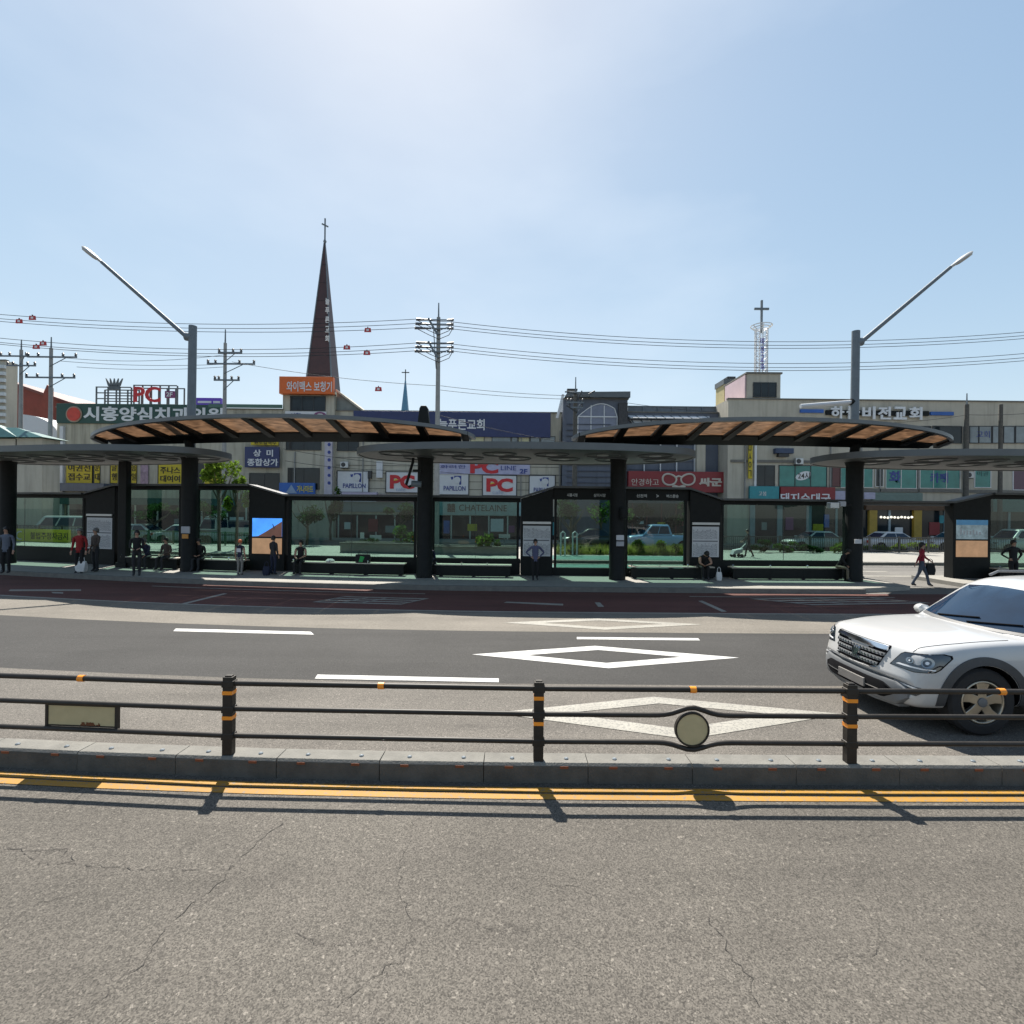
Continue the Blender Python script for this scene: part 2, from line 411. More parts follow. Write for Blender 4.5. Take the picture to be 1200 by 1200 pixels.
ln = MB(); bar(ln, -30, 30, 26.0, .12); mark('lane_line', ln, WHITE_OLD)
# hairline cracks traced in the near lane, one sheet just above the asphalt
CRACKM = mat('dark crack', (.033, .030, .027), .95)  # even dark tone of the cracks themselves
cr = MB()
def crack(pts, w=.006, seed=0):
    w *= .68
    q = random.Random(seed); path = []
    P = [Vector(G(x, y, .004)) for x, y in pts]
    for a, b in zip(P, P[1:]):
        n = max(2, int((b-a).length/.035)); nrm = Vector((-(b-a).y, (b-a).x, 0)).normalized()
        for i in range(n): path.append(a+(b-a)*(i/n)+nrm*q.gauss(0, .012))
    path.append(P[-1]); wd = [w*q.uniform(.15, 1.0)*(1 if q.random() > .22 else .05) for _ in path]
    vs = []
    for i, p in enumerate(path):
        t = (path[min(i+1, len(path)-1)]-path[max(i-1, 0)]).normalized(); nn = Vector((-t.y, t.x, 0))*wd[i]/2
        vs += [p+nn, p-nn]
    cr.add(vs, [(2*i, 2*i+2, 2*i+3, 2*i+1) for i in range(len(path)-1)])
crack([(330,964),(290,998),(272,1016),(250,1040),(225,1058),(196,1085),(178,1108),(168,1130),(148,1142),(112,1174),(70,1200)], .010, 1)
crack([(0,994),(35,996),(78,994),(88,1008),(60,1014),(38,1006),(28,1000)], .010, 2)
crack([(80,1012),(120,1016),(160,1018),(200,1016),(250,1022),(275,1014)], .008, 3)
crack([(0,1090),(40,1060),(90,1046),(150,1008)], .006, 4)
crack([(485,960),(478,990),(466,1020),(470,1050),(480,1080),(482,1100),(470,1125),(430,1150),(395,1180)], .007, 5)
crack([(830,1075),(848,1100),(860,1125),(878,1145),(890,1180),(905,1188),(930,1200)], .009, 6)
crack([(950,980),(962,984),(985,982),(1010,978),(1040,980)], .008, 7)
crack([(970,1135),(985,1122),(1020,1118),(1040,1104),(1030,1085),(1010,1060)], .006, 8)
crack([(1130,1136),(1150,1155),(1185,1178),(1200,1190)], .008, 9)
crack([(345,1090),(370,1104),(410,1108)], .006, 10)
crack([(600,1040),(640,1036),(670,1038),(700,1050)], .006, 11)
tag(cr.build('road_cracks', CRACKM), kind='structure')

# ================================================================== MEDIAN KERB and GUARD FENCE
REDREF = mat('faded red reflector', (.17, .045, .018), .45, var=.2, scale=12)
k0 = None
for i in range(-9, 10):
    x = -2.25+i*1.003+.0; xm = x+.5
    a = math.atan2(off(x+1)-off(x), 1)
    loc = (xm, 5.03+off(xm), 0)
    if k0 is None:
        k0 = thing('kerb_block', 'grey concrete kerb block of the median below the dark fence, with red reflectors', 'kerb', loc, a, 'kerb blocks along the median')
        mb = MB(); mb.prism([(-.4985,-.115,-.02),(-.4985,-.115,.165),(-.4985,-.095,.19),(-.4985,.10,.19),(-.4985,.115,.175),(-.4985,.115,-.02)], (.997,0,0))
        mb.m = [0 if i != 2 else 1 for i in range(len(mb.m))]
        mb.build('concrete_block', [KERB, mat('shaded kerb face', (.085,.080,.070), .9, var=.35, scale=4, bump=.4, bscale=50)], k0, local=True, bevel=.004)  # front face darker than the top: shade put into the colour, with some grime
        for rx in (-.26, .27):
            MB().box(rx-.04, rx+.04, -.119, -.1152, .140, .163).build('reflector', REDREF, k0, local=True)
            MB().lathe([(.022,.1905),(.022,.197),(.012,.204)], (rx+.03,-.02,0), 10).build('lifting_bolt', GALV, k0, local=True)
    else:
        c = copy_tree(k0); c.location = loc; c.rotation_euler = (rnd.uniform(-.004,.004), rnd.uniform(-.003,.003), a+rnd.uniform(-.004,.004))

FX = [-8.84, -5.80, -2.765, .28, 3.325, 6.37, 9.41]
FD = 4.985
fence = thing('guard_fence', 'dark brown steel median fence of three rails with orange banded posts', 'fence', (0, FD, 0))
RZ = (.885, .635, .37)
def fp(x): return FD+off(x)
for i, x in enumerate(FX):
    y = fp(x); mb = MB()
    mb.box(x-.048, x+.048, y-.040, y+.040, .19, .955); mb.box(x-.034, x+.034, y-.028, y+.028, .955, .968)
    po = mb.build('post', FENCEM, fence, bevel=.012)
    for z in (.80, .555): MB().box(x-.0495, x+.0495, y-.0418, y+.0418, z-.018, z+.018).build('reflective_band', AMBER, po)
    for z in RZ: MB().box(x-.060, x+.060, y-.0425, y+.0425, z-.033, z+.033).build('rail_clamp', FENCEM, po, bevel=.008)
for i in range(len(FX)-1):
    a, b = FX[i], FX[i+1]; A, B = Vector((a+.05, fp(a), 0)), Vector((b-.05, fp(b), 0)); mid = (A+B)/2
    for k, z in enumerate(RZ):
        if i == 3 and k > 0:      # the span with the round reflector: its lower rails bow around the disc
            pts = []; cx = 1.775
            for j in range(41):
                t = j/40; p = A.lerp(B, t); e = math.exp(-((p.x-cx)/.145)**2)
                pts.append((p.x, p.y, z+(.075*math.exp(-((p.x-cx)/.17)**2) if k == 1 else -.07*math.exp(-((p.x-cx)/.17)**2))))
            MB().tube(pts, .025, 10).build('rail', FENCEM, fence, smooth=True)
        else:
            MB().tube([A+Vector((0,0,z)), B+Vector((0,0,z))], .027 if k == 0 else .025, 10).build('rail', FENCEM, fence, smooth=True)
    MB().lathe([(.031,-.03),(.033,-.028),(.033,.028),(.031,.03)], (mid.x-.02, mid.y, RZ[0]), 12, 'x').build('reflector', AMBER, fence, smooth=True)
CREAMR = mat('weathered cream reflector sheet', (.47, .39, .22), .5, var=.10, scale=7)
RUST = mat('rust', (.16, .055, .02), .9, var=.4, scale=30)
cx = 1.775; y = fp(cx); zc = (RZ[1]+RZ[2])/2
d = MB().lathe([(.150,-.012),(.150,.012)], (cx, y, zc), 36, 'y').build('round_reflector', CREAMR, fence, smooth=True)
ring = MB(); ring.lathe([(.151,-.02),(.168,-.02),(.168,.02),(.151,.02),(.151,-.02)], (cx, y, zc), 36, 'y', False); ring.build('disc_ring', FENCEM, d, smooth=True)
cx = -4.31; y = fp(cx)+.02; a = math.atan2(fp(-2.765)-fp(-5.8), 3.035)
pn = MB().box(-.355, .355, -.010, .010, -.108, .108).xf(Matrix.Translation((cx, y+.02, zc)) @ Matrix.Rotation(a, 4, 'Z')).build('reflector_panel', CREAMR, fence)
fr = MB()
for x0, x1 in ((-.385,-.357), (.357,.385)): fr.box(x0, x1, -.018, .018, -.125, .125)
fr.box(-.357, .357, -.0105-.004, -.0105, -.108, -.094); fr.box(-.357,.357,-.0145,-.0105,.098,.108)
fr.xf(Matrix.Translation((cx, y+.02, zc)) @ Matrix.Rotation(a, 4, 'Z')).build('panel_frame', FENCEM, pn)
ru = MB(); q = random.Random(3)
for k in range(26):
    u = q.gauss(.10, .045); w = q.uniform(.008, .03); h = q.uniform(.008, .03)
    ru.prism([(u,-.0125-k*.0002,-.094),(u+w,-.0125-k*.0002,-.094),(u+w*.9,-.0125-k*.0002,-.094+h),(u+.2*w,-.0125-k*.0002,-.094+h*1.2)], (0,.0018,0))
ru.xf(Matrix.Translation((cx, y+.02, zc)) @ Matrix.Rotation(a, 4, 'Z')).build('rust_patch', RUST, pn)

# ================================================================== PLATFORM
def platform(name, s0, s1, d0, d1, z, taper=0.0, m=PAVE):
    mb = MB(); n = max(3, int((s1-s0)/1.2)); rings = []
    for i in range(n+1):
        x = s0+(s1-s0)*i/n
        e = d0 if taper <= 0 or x < s1-taper else d0+(x-(s1-taper))*.30
        rings.append([(x,e,-.05),(x,d1,-.05),(x,d1,z),(x,e,z)])
    mb.loft(rings); mb.warp(); o = mb.build(name, m, smooth=False); tag(o, kind='structure'); return o
platform('bus_platform', -34, 14.0, 16.95, 20.75, .15, 2.2)
platform('platform_kerb', -34, 11.8, 16.78, 16.945, .155, 0, KERB)
platform('bus_platform', 16.6, 40, 16.95, 20.75, .15)
platform('platform_kerb', 16.6, 40, 16.78, 16.945, .155, 0, KERB)
platform('pavement', -60, 60, 26.4, 34.0, .15)
platform('pavement_kerb', -60, 60, 26.22, 26.39, .155, 0, KERB)
platform('pavement', -60, 60, 41.0, 60, .12)
PZ = .15
TEALP = mat('teal road coating', (.045, .135, .115), .85, var=.18, scale=3, bump=.2)
strip('teal_lane', 1.2, 10.2, 26.6, 29.2, .156, TEALP); strip('teal_lane', 1.2, 10.2, 24.3, 25.85, .004, TEALP)

# ================================================================== BUS SHELTER CANOPIES
LAMPM = mat('lamp diffuser', (.35, .36, .36), .35)
def superell(c, a, b, e, n=64, z=0):
    out = []
    for i in range(n):
        t = 2*math.pi*i/n; ct, st = math.cos(t), math.sin(t)
        out.append((c[0]+a*math.copysign(abs(ct)**(2/e), ct), c[1]+b*math.copysign(abs(st)**(2/e), st), z))
    return out
def lower_canopy(cx, label, ax, pills):
    root = thing('bus_shelter_canopy', label, 'canopy', (cx, 18.5+off(cx), PZ), 0, 'low grey canopies of the bus stop')
    zt, zb = 4.79, 4.60
    mb = MB(); mb.loft([superell((cx,18.6), ax*f, 2.72*g, 2.5, 72, z) for f, g, z in ((.985,.97,zb),(.985,.97,zt-.02),(.9,.8,zt+.06))]); mb.warp()
    mb.build('canopy_deck', UNDER, root, smooth=True)
    rim = MB()
    o, i_ = superell((cx,18.6), ax, 2.72, 2.5, 72), superell((cx,18.6), ax*.987, 2.72*.972, 2.5, 72)
    rings = [[(o[k][0],o[k][1],zb-.03),(o[k][0],o[k][1],zt),(i_[k][0],i_[k][1],zt),(i_[k][0],i_[k][1],zb-.03)] for k in range(72)]
    rings.append(rings[0]); rim.loft(rings, cap=False); rim.warp(); rim.build('canopy_rim', GREYM, root, smooth=True)
    for ux in (-.74, -.44, -.15, .15, .44, .74):
        for k, uy in enumerate((-.42, .18)):
            x, y = cx+ux*ax+(.55 if k else 0), 18.6+uy*2.3; y += off(x)
            rg = MB(); rr = [(.60,zb-.004),(.60,zb-.035),(.57,zb-.045),(.555,zb-.006)]
            rg.lathe(rr, (x,y,0), 28, 'z', False); lt = rg.build('light_ring', GREYM, root, smooth=True)
            MB().lathe([(.20,zb-.004),(.20,zb-.03),(.10,zb-.04)], (x,y,0), 16).build('lamp_lens', LAMPM, lt, smooth=True)
    for px in pills:
        s = S(px, 18.9)[0]; y = 18.9+off(s)
        mb = MB(); mb.lathe([(.30,PZ),(.30,PZ+.25),(.285,PZ+.28),(.285,4.45),(.31,4.56),(.34,4.605)], (s,y,0), 28)
        mb.build('pillar', BLACKM, root, smooth=True)
    return root
lower_canopy(.45, 'middle low grey oval canopy of the bus stop on two thick black pillars', 6.05, (498, 724))
lower_canopy(-17.35, 'low grey canopy at the left end of the bus stop, cut by the photo edge', 6.3, (9, 222))
lower_canopy(17.75, 'low grey canopy at the right end of the bus stop, above the white car', 6.45, (1001, 1310))

def leaf_canopy(cx, a, label, pills):
    root = thing('leaf_canopy', label, 'canopy', (cx, 18+off(cx), PZ), 0, 'raised leaf shaped canopies of the bus stop')
    b = 2.05; cy = 18.25; e = 2.15
    XX = [cx]
    def zz(y, x=None):
        x = XX[0] if x is None else x
        return 5.22+.18*(1-min(1, abs(x-cx)/a)**2)+.27*abs(y-cy)/b
    def half(x): 
        t = min(1, abs(x-cx)/a); return b*(1-t**e)**(1/e)
    rim = MB(); n = 80; o = superell((cx,cy), a, b, e, n); i_ = superell((cx,cy), a-.12, b-.12, e, n); rings = []
    for k in range(n):
        z0, z1 = zz(o[k][1], o[k][0]), zz(i_[k][1], i_[k][0])
        rings.append([(o[k][0],o[k][1],z0-.06),(o[k][0],o[k][1],z0+.06),(i_[k][0],i_[k][1],z1+.06),(i_[k][0],i_[k][1],z1-.06)])
    rings.append(rings[0]); rim.loft(rings, cap=False); rim.warp(); rim.build('canopy_rim', RIMM, root, smooth=True)
    # dark spine beam and the closed rear wing
    sp = MB(); rings = []; m = 40
    for k in range(m+1):
        x = cx-a*.93+1.86*a*k/m; XX[0] = x; h = half(x); y0, y1 = cy-.05*h/b, cy+.48*h
        rings.append([(x,y0,zz(y0)-.02),(x,(y0+y1)/2,zz(y0)-.20*h/b-.06),(x,y1,zz(y1)-.03),(x,y1,zz(y1)+.05),(x,y0,zz(y0)+.05)])
    sp.loft(rings); sp.warp(); sp.build('spine_beam', BLACKM, root, smooth=True)
    wg = MB(); rings = []
    for k in range(m+1):
        x = cx-a*.95+1.90*a*k/m; XX[0] = x; h = half(x); y0, y1 = cy+.50*h, cy+max(.52*h, h-.12)
        rings.append([(x,y0,zz(y0)-.035),(x,y1,zz(y1)-.05),(x,y1,zz(y1)-.01),(x,y0,zz(y0)+.01)])
    wg.loft(rings); wg.warp(); wg.build('rear_wing', GREYM, root, smooth=True)
    # brown sheets in the front half between ribs
    np_ = 10; xs = [cx-a*.955+1.91*a*k/np_ for k in range(np_+1)]
    for k in range(np_):
        x0, x1 = xs[k]+.13, xs[k+1]-.13; pts = []
        cols = [x0+(x1-x0)*j/6 for j in range(7)]
        front = [(x, cy-max(.06, half(x)-.13)) for x in cols]; back = [(x, cy-.07*half(x)/b) for x in reversed(cols)]
        mb = MB(); rings = []
        for (xa, ya), (xb, yb) in zip(front, reversed(back)):
            rings.append([(xa,ya,zz(ya,xa)+.03),(xb,yb,zz(yb,xb)+.03),(xb,yb,zz(yb,xb)+.042),(xa,ya,zz(ya,xa)+.042)])
        mb.loft(rings); mb.warp(); mb.build('roof_sheet', PANELM, root)
    for x in xs:
        h = half(x); XX[0] = x
        if h < .25: continue
        mb = MB(); y0, y1 = cy-h+.11, cy+.05
        mb.add([(x-.12,y0,zz(y0)-.07),(x+.12,y0,zz(y0)-.07),(x+.12,y0,zz(y0)+.06),(x-.12,y0,zz(y0)+.06),
                (x-.12,y1,zz(y1)-.15),(x+.12,y1,zz(y1)-.15),(x+.12,y1,zz(y1)+.06),(x-.12,y1,zz(y1)+.06)],
               [(0,1,2,3),(4,7,6,5),(0,4,5,1),(1,5,6,2),(2,6,7,3),(3,7,4,0)])
        mb.warp(); mb.build('rib', BLACKM, root)
    for px in pills:
        s = S(px, 18.72)[0]; y = 18.72+off(s)
        mb = MB(); mb.tube([(s,y,4.78),(s,y-.05,5.1),(s,y-.1,zz(y,s)-.06)], [.16,.16,.28], 14); mb.build('support_post', BLACKM, root, smooth=True)
    return root
leaf_canopy(-8.88, 7.55, 'raised leaf shaped canopy with brown roof sheets in front of the brown steeple', (222, 498))
leaf_canopy(8.95, 6.85, 'raised leaf shaped canopy with brown roof sheets in front of the cross tower', (724, 1000))
# top of a truss column standing proud above the canopy
tt = W(497, 476, 19.9)
mast = thing('truss_mast', 'dark perforated column head rising above the canopy by the utility pole', 'mast', (tt[0], 19.9, PZ))
mb = MB(); x = tt[0]
mb.prism([(x-.36,19.75,4.9),(x+.36,19.75,4.9),(x+.16,19.75,tt[2]-.1),(x+.1,19.75,tt[2]),(x-.1,19.75,tt[2]),(x-.16,19.75,tt[2]-.1)], (0,.3,0))
mb.box(x-.12, x+.12, 19.8, 20.0, PZ, 4.9); mb.build('column', BLACKM, mast, bevel=.03)
for k in range(3): MB().lathe([(.09-.015*k,-.01),(.09-.015*k,.01)], (x, 19.745, 5.25+k*.28), 12, 'y').build('hole', UNDER, mast)

# ================================================================== GLASS SCREENS, INFORMATION PANELS, BENCHES
D = 20.0
def zof(px, py): return S(px, D, py)[1]
scr_group = 'glass screens along the platform'
FROST = mat('white film lettering', (.5, .52, .52), .6)
def screen(px0, px1, ztop, zbot, label, panes, header=.0):
    s0, s1 = S(px0, D)[0], S(px1, D)[0]; n = max(2, int((s1-s0)/1.5)); sm = (s0+s1)/2
    root = thing('glass_screen', label, 'glass screen', (sm, D+off(sm), PZ), 0, scr_group)
    r = MB(); r.boxes(s0, s1, n, D-.42, D+.42, ztop+.02, ztop+.10); r.warp(); r.build('roof_slab', UNDER, root)
    r = MB(); r.boxes(s0, s1, n, D-.10, D+.10, ztop-.14-header, ztop+.015); r.warp(); h = r.build('head_beam', BLACKM, root)
    r = MB(); r.boxes(s0, s1, n, D-.10, D+.10, PZ, zbot); r.warp(); r.build('base_wall', BLACKM, root)
    po = []
    for k, (a, b) in enumerate(panes):
        a, b = S(a, D)[0], S(b, D)[0]; m = max(1, int((b-a)/1.5))
        g = MB(); g.boxes(a, b, m, D-.006, D+.006, zbot, ztop-.14-header); g.warp(); g.build('glass_pane', SGLASS, root)
        for x in (a, b):
            p = MB(); p.box(x-.045, x+.045, D-.07, D+.07, zbot, ztop-.14-header); p.warp(); p.build('mullion', BLACKM, root)
        if b-a > 3.2:
            j = MB(); x = (a+b)/2; j.box(x-.006, x+.006, D-.009, D+.009, zbot, ztop-.14-header); j.warp(); j.build('glass_joint', FRAMEM, root)
    if header > .15:
        for t in ((.16,.27),(.44,.50),(.62,.73)) if px0 > 600 else ():
            pass
    return root, h, s0, s1
zl = zof(600, 584.5); zh = zof(700, 573.5)
print('tops', zl, zh)
screen(-170, 104, zl+.04, .82, 'glass screen at the far left behind the person in the blue jacket', ((-165,-40),(-36,99)))
screen(140, 296, zh, .62, 'glass screen left of the blue display, behind the seated people', ((143,212),(232,294)))
screen(337, 610, zl, .78, 'long glass screen through which the green planters and shop fronts show', ((340,487),(508,607)))
r_, hb, a0, a1 = screen(648, 806, zh, .45, 'glass screen with a deep dark header between the two white timetable panels', ((651,716),(734,803)), .27)
tx = MB()
for (a, b, s) in ((664,676,'시흥시청'), (695,709,'삼미시장'), (745,757,'신천역'), (768,771,'>'), (780,794,'버스환승')):
    x0, z1 = S(a, D)[0], 0; x1 = S(b, D)[0]; put_text(tx, s, x0, x1, zh-.30, zh-.17, D-.101, .02, .006)
tx.warp(); tx.build('header_lettering', FROST, hb)
screen(843, 1010, zl, .80, 'glass screen left of the crosswalk gap, beside the person in brown trousers', ((846,990),))
screen(1155, 1420, zh-.05, .62, 'glass screen at the right edge behind the person in black', ((1158,1285),(1290,1415)))
# the slim roof beam that bridges the crosswalk gap
s0, s1 = S(1010, D)[0], S(1112, D)[0]
bb = MB(); bb.boxes(s0, s1, 4, D-.36, D+.36, zl+.02, zl+.09); bb.boxes(s0, s1, 4, D-.06, D+.06, zl-.10, zl+.02); bb.warp()
tag(bb.build('roof_beam', UNDER), 'slim dark roof beam bridging the crosswalk gap above the person in red', 'beam')

PAPER = mat('timetable paper', (.50, .51, .53), .5, var=.05)
INK = mat('printed ink', (.10, .11, .13), .7)
SCREENB = mat('display sky blue', (.06, .28, .85), .3, var=.35, scale=1.3, emit=.55)
SCREENO = mat('display sand', (.42, .24, .13), .3, var=.25, scale=2.2, emit=.28)
SCREENR = mat('display brown roof', (.13, .06, .045), .3, var=.3, scale=2, emit=.3)
def kiosk(px0, px1, zt0, zt1, label, kind, py0=None, py1=None):
    s0, s1 = S(px0, D)[0], S(px1, D)[0]; sm = (s0+s1)/2
    root = thing('information_panel', label, 'information panel', (sm, D+off(sm), PZ), 0, 'information panels of the bus stop')
    b = MB(); b.prism([(s0,D-.22,PZ),(s1,D-.22,PZ),(s1,D-.22,zt1),(s0,D-.22,zt0)], (0,.44,0)); b.warp(); b.build('cabinet', BLACKM, root, bevel=.015)
    c = MB(); c.add([(s0-.02,D-.36,zt0+.02),(s1+.02,D-.36,zt1+.02),(s1+.02,D+.36,zt1+.02),(s0-.02,D+.36,zt0+.02),
                     (s0-.02,D-.36,zt0+.09),(s1+.02,D-.36,zt1+.09),(s1+.02,D+.36,zt1+.09),(s0-.02,D+.36,zt0+.09)],
                    [(3,2,1,0),(4,5,6,7),(0,1,5,4),(1,2,6,5),(2,3,7,6),(3,0,4,7)]); c.warp(); c.build('sloped_cap', UNDER, root)
    y = D-.222; m = .07*(s1-s0); x0, x1 = s0+m, s1-m
    za, zb = zof(px0, py1), zof(px0, py0)
    if kind == 'paper':
        p = MB(); p.box(x0, x1, y-.02, y, za, zb-.16); p.warp(); pp = p.build('timetable', PAPER, root)
        q = MB(); q.box(x0-.01, x1+.01, y-.06, y, zb-.09, zb); q.warp(); q.build('header_strip', ALUM, root)
        t = MB(); zm = za+(zb-za)*.46
        t.box(x0+.02, x1-.05, y-.024, y-.021, zm-.02, zm+.02)
        for row in ((za+.05, zm-.08), (zm+.08, zb-.24)):
            k = 0; x = x0+.05
            while x < x1-.05:
                zt = row[1]-rnd.uniform(0, .12); 
                while zt > row[0]:
                    hgt = rnd.uniform(.03, .12); t.box(x, x+.016, y-.023, y-.021, max(row[0], zt-hgt), zt); zt -= hgt+rnd.uniform(.015, .03)
                x += .05
        t.warp(); t.build('printed_rows', INK, pp)
    else:
        zm = za+(zb-za)*.46
        q = MB(); q.box(x0, x1, y-.012, y, zm+.03, zb); q.warp(); sc_ = q.build('display_screen', SCREENB if kind == 'blue' else mat('display pale scene', (.20,.27,.30), .3, var=.7, scale=2.4, emit=.2), root)
        if kind == 'blue':
            t = MB(); t.prism([(x0,y-.016,zm+.03),(x1,y-.016,zm+.03),(x1,y-.016,zb-.12),(x0+(x1-x0)*.45,y-.016,zm+.22),(x0+(x1-x0)*.2,y-.016,zm+.05)], (0,.003,0)); t.warp(); t.build('pictured_roof', SCREENR, sc_)
            t = MB(); t.prism([(x0+.72*(x1-x0),y-.018,zb-.42),(x0+.77*(x1-x0),y-.018,zb-.42),(x0+.70*(x1-x0),y-.018,zb-.22),(x0+.68*(x1-x0),y-.018,zb-.22)], (0,.003,0)); t.warp(); t.build('pictured_chimney', INK, sc_)
        else:
            t = MB(); t.prism([(x0,y-.016,zb-.2),(x1,y-.016,zb-.2),(x1,y-.016,zb),(x0,y-.016,zb)], (0,.003,0)); t.warp(); t.build('pictured_sky', mat('display deep sky', (.04,.16,.30), .3, emit=.2), sc_)
            t = MB(); 
            for k in range(7):
                xx = x0+(x1-x0)*(.12+.1*k); t.box(xx, xx+.07, y-.016, y-.013, zm+.2, zm+.32+.16*rnd.random())
            t.warp(); t.build('pictured_houses', PAPER, sc_)
        q = MB(); q.box(x0, x1, y-.012, y, za, zm-.03); q.warp(); q.build('lower_picture', SCREENO, root)
    return root
kiosk(105, 139, zl+.04, zh, 'black information panel with a white timetable behind the red jacketed person', 'paper', 602, 642)
kiosk(296.5, 336.5, zh, zl, 'black information panel with a bright blue and orange display', 'blue', 607, 648)
kiosk(610.5, 647.5, zl, zh, 'black information panel with a white timetable behind the person in the blue grey shirt', 'paper', 611, 651)
kiosk(806.5, 842.5, zh, zl, 'black information panel with a white timetable behind the seated person in black', 'paper', 612, 652)
kiosk(1112, 1154.5, zl, zh-.05, 'black information panel with a landscape picture at the right end of the gap', 'scene', 609, 652)
s = S(1112, D)[0]

SLAT = mat('pale bench slats', (.42, .38, .31), .6, var=.15, scale=6)
def bench(px0, px1, label):
    d = 19.35; s0, s1 = S(px0, d)[0], S(px1, d)[0]; sm = (s0+s1)/2; n = max(2, int((s1-s0)/1.2))
    root = thing('bench', label, 'bench', (sm, d+off(sm), PZ), 0, 'benches along the platform')
    for k in range(4):
        b = MB(); y = d-.20+.108*k; b.boxes(s0, s1, n, y, y+.09, PZ+.42, PZ+.46); b.warp(); b.build('seat_slat', SLAT, root)
    b = MB(); b.boxes(s0+.04, s1-.04, n, d-.185, d-.15, PZ+.03, PZ+.40); b.warp(); b.build('apron', BLACKM, root)
    x = s0+.2
    while x < s1:
        b = MB(); b.box(x-.03, x+.03, d-.19, d+.22, PZ, PZ+.415); b.warp(); b.build('leg', BLACKM, root); x += max(.8, (s1-s0-.4)/max(1, round((s1-s0)/1.6)))
    b = MB(); b.boxes(s0, s1, n, d-.02, d+.03, PZ+.18, PZ+.24); b.warp(); b.build('stretcher', BLACKM, root)
    x = s0+.05
    while x < s1+.01:
        b = MB(); b.lathe([(.02,PZ+.46),(.02,PZ+.50),(.035,PZ+.53),(.02,PZ+.555)], (x, d-.17, 0), 8); b.warp(); b.build('arm_knob', CHROME, root, smooth=True); x += max(.6, (s1-s0)/3)
    return root
bench(146, 212, 'bench left of the post with the orange sign, under three seated people')
bench(231, 290, 'bench between the black pillar and the blue display')
bench(345, 476, 'pale slatted bench carrying the black and green bag')
bench(511, 600, 'empty pale slatted bench in front of the concrete planters')
bench(738, 836, 'bench in front of the timetable panel where the person in black bows')
bench(856, 985, 'long pale bench left of the person in brown trousers')
bench(1166, 1300, 'bench at the right edge behind the white car')

s_ = S(146, 19.3)[0]; np = thing('narrow_pillar', 'narrow black pillar left of the seated people, between two yellow window films', 'pillar', (s_, 19.3+off(s_), PZ))
mb = MB(); mb.box(s_-.21, s_+.21, 19.15, 19.45, PZ, 4.53); mb.warp(); mb.build('shaft', BLACKM, np, bevel=.03)
mb = MB(); mb.box(s_-.27, s_+.27, 19.09, 19.51, PZ, PZ+.2); mb.warp(); mb.build('foot_plate', BLACKM, np, bevel=.02)
# small signs fixed to pillars
def plate(name, px0, px1, py0, py1, d, m, label, cat, th=.05):
    a = W(px0, py1, d); b = W(px1, py0, d)
    mb = MB().box(a[0], b[0], d-th, d, a[2], b[2]); o = mb.build(name, m, bevel=.008); return tag(o, label, cat)
GREYS = mat('grey sign sheet', (.33, .34, .36), .5)
plate('pillar_notice', 213, 223, 617, 625, 19.42, GREYS, 'small grey notice above the orange plate on the left pillar', 'notice')
plate('pillar_plate', 214, 221, 626, 631, 19.42, mat('orange plate', (.55,.25,.05), .5), 'small orange plate on the left black pillar', 'plate')
plate('pillar_notice', 722, 731, 627, 633, 18.6, PAPER, 'upper pale notice stuck on the pillar between the two clear panes', 'notice')
plate('pillar_notice', 722, 731, 634.5, 640, 18.6, GREYS, 'lower grey notice stuck on the pillar between the two clear panes', 'notice')
plate('pillar_notice', 1001, 1009, 632, 637, 18.6, PAPER, 'pale notice on the pillar beside the crosswalk gap', 'notice')
# black speaker on the middle pillar and the camera bracket hanging on the left-centre pillar
c = W(731, 601, 18.45); mb = MB(); mb.lathe([(.05,-.22),(.13,-.2),(.16,0),(.13,.2),(.05,.22)], (c[0], c[1], c[2]), 14)
sp = mb.build('loudspeaker', BLACKM, smooth=True); tag(sp, 'rounded black loudspeaker on the pillar left of the blue pickup', 'loudspeaker')
a = W(484, 541, 18.3); b = W(476, 568, 18.3); c = W(487, 567, 18.3)
cam_ = thing('camera_bracket', 'black hooked bracket with a round camera hanging beside the pillar under the low canopy', 'camera', a)
MB().tube([(a[0],a[1],4.5), a, b, (b[0]+.1,b[1],b[2]-.08), c], .05, 8).build('bracket_arm', BLACKM, cam_, smooth=True)
MB().tube([(c[0]-.12,c[1]-.1,c[2]), (c[0]+.22,c[1]-.1,c[2]-.02)], .11, 14).build('camera_housing', GALV, cam_, smooth=True)
e = W(489, 551, 18.3); MB().box(e[0]-.14, e[0]+.14, 18.2, 18.4, e[2]-.05, e[2]+.02).build('sensor_box', BLACKM, cam_)
c = W(985, 592, 18.5)
cc = thing('camera_box', 'pale camera box fixed to the left of the crosswalk pillar', 'camera', c)
MB().box(c[0]-.42, c[0]-.10, 18.4, 18.65, c[2]-.12, c[2]+.10).build('camera_housing', ALUM, cc, bevel=.02)
MB().box(c[0]-.05, c[0]+.16, 18.42, 18.6, c[2]-.05, c[2]+.14).build('junction_box', GREYS, cc, bevel=.02)
MB().tube([(c[0]-.12,18.52,c[2]), (c[0]+.45,18.6,c[2]+.02)], .03, 8).build('bracket_arm', BLACKM, cc)

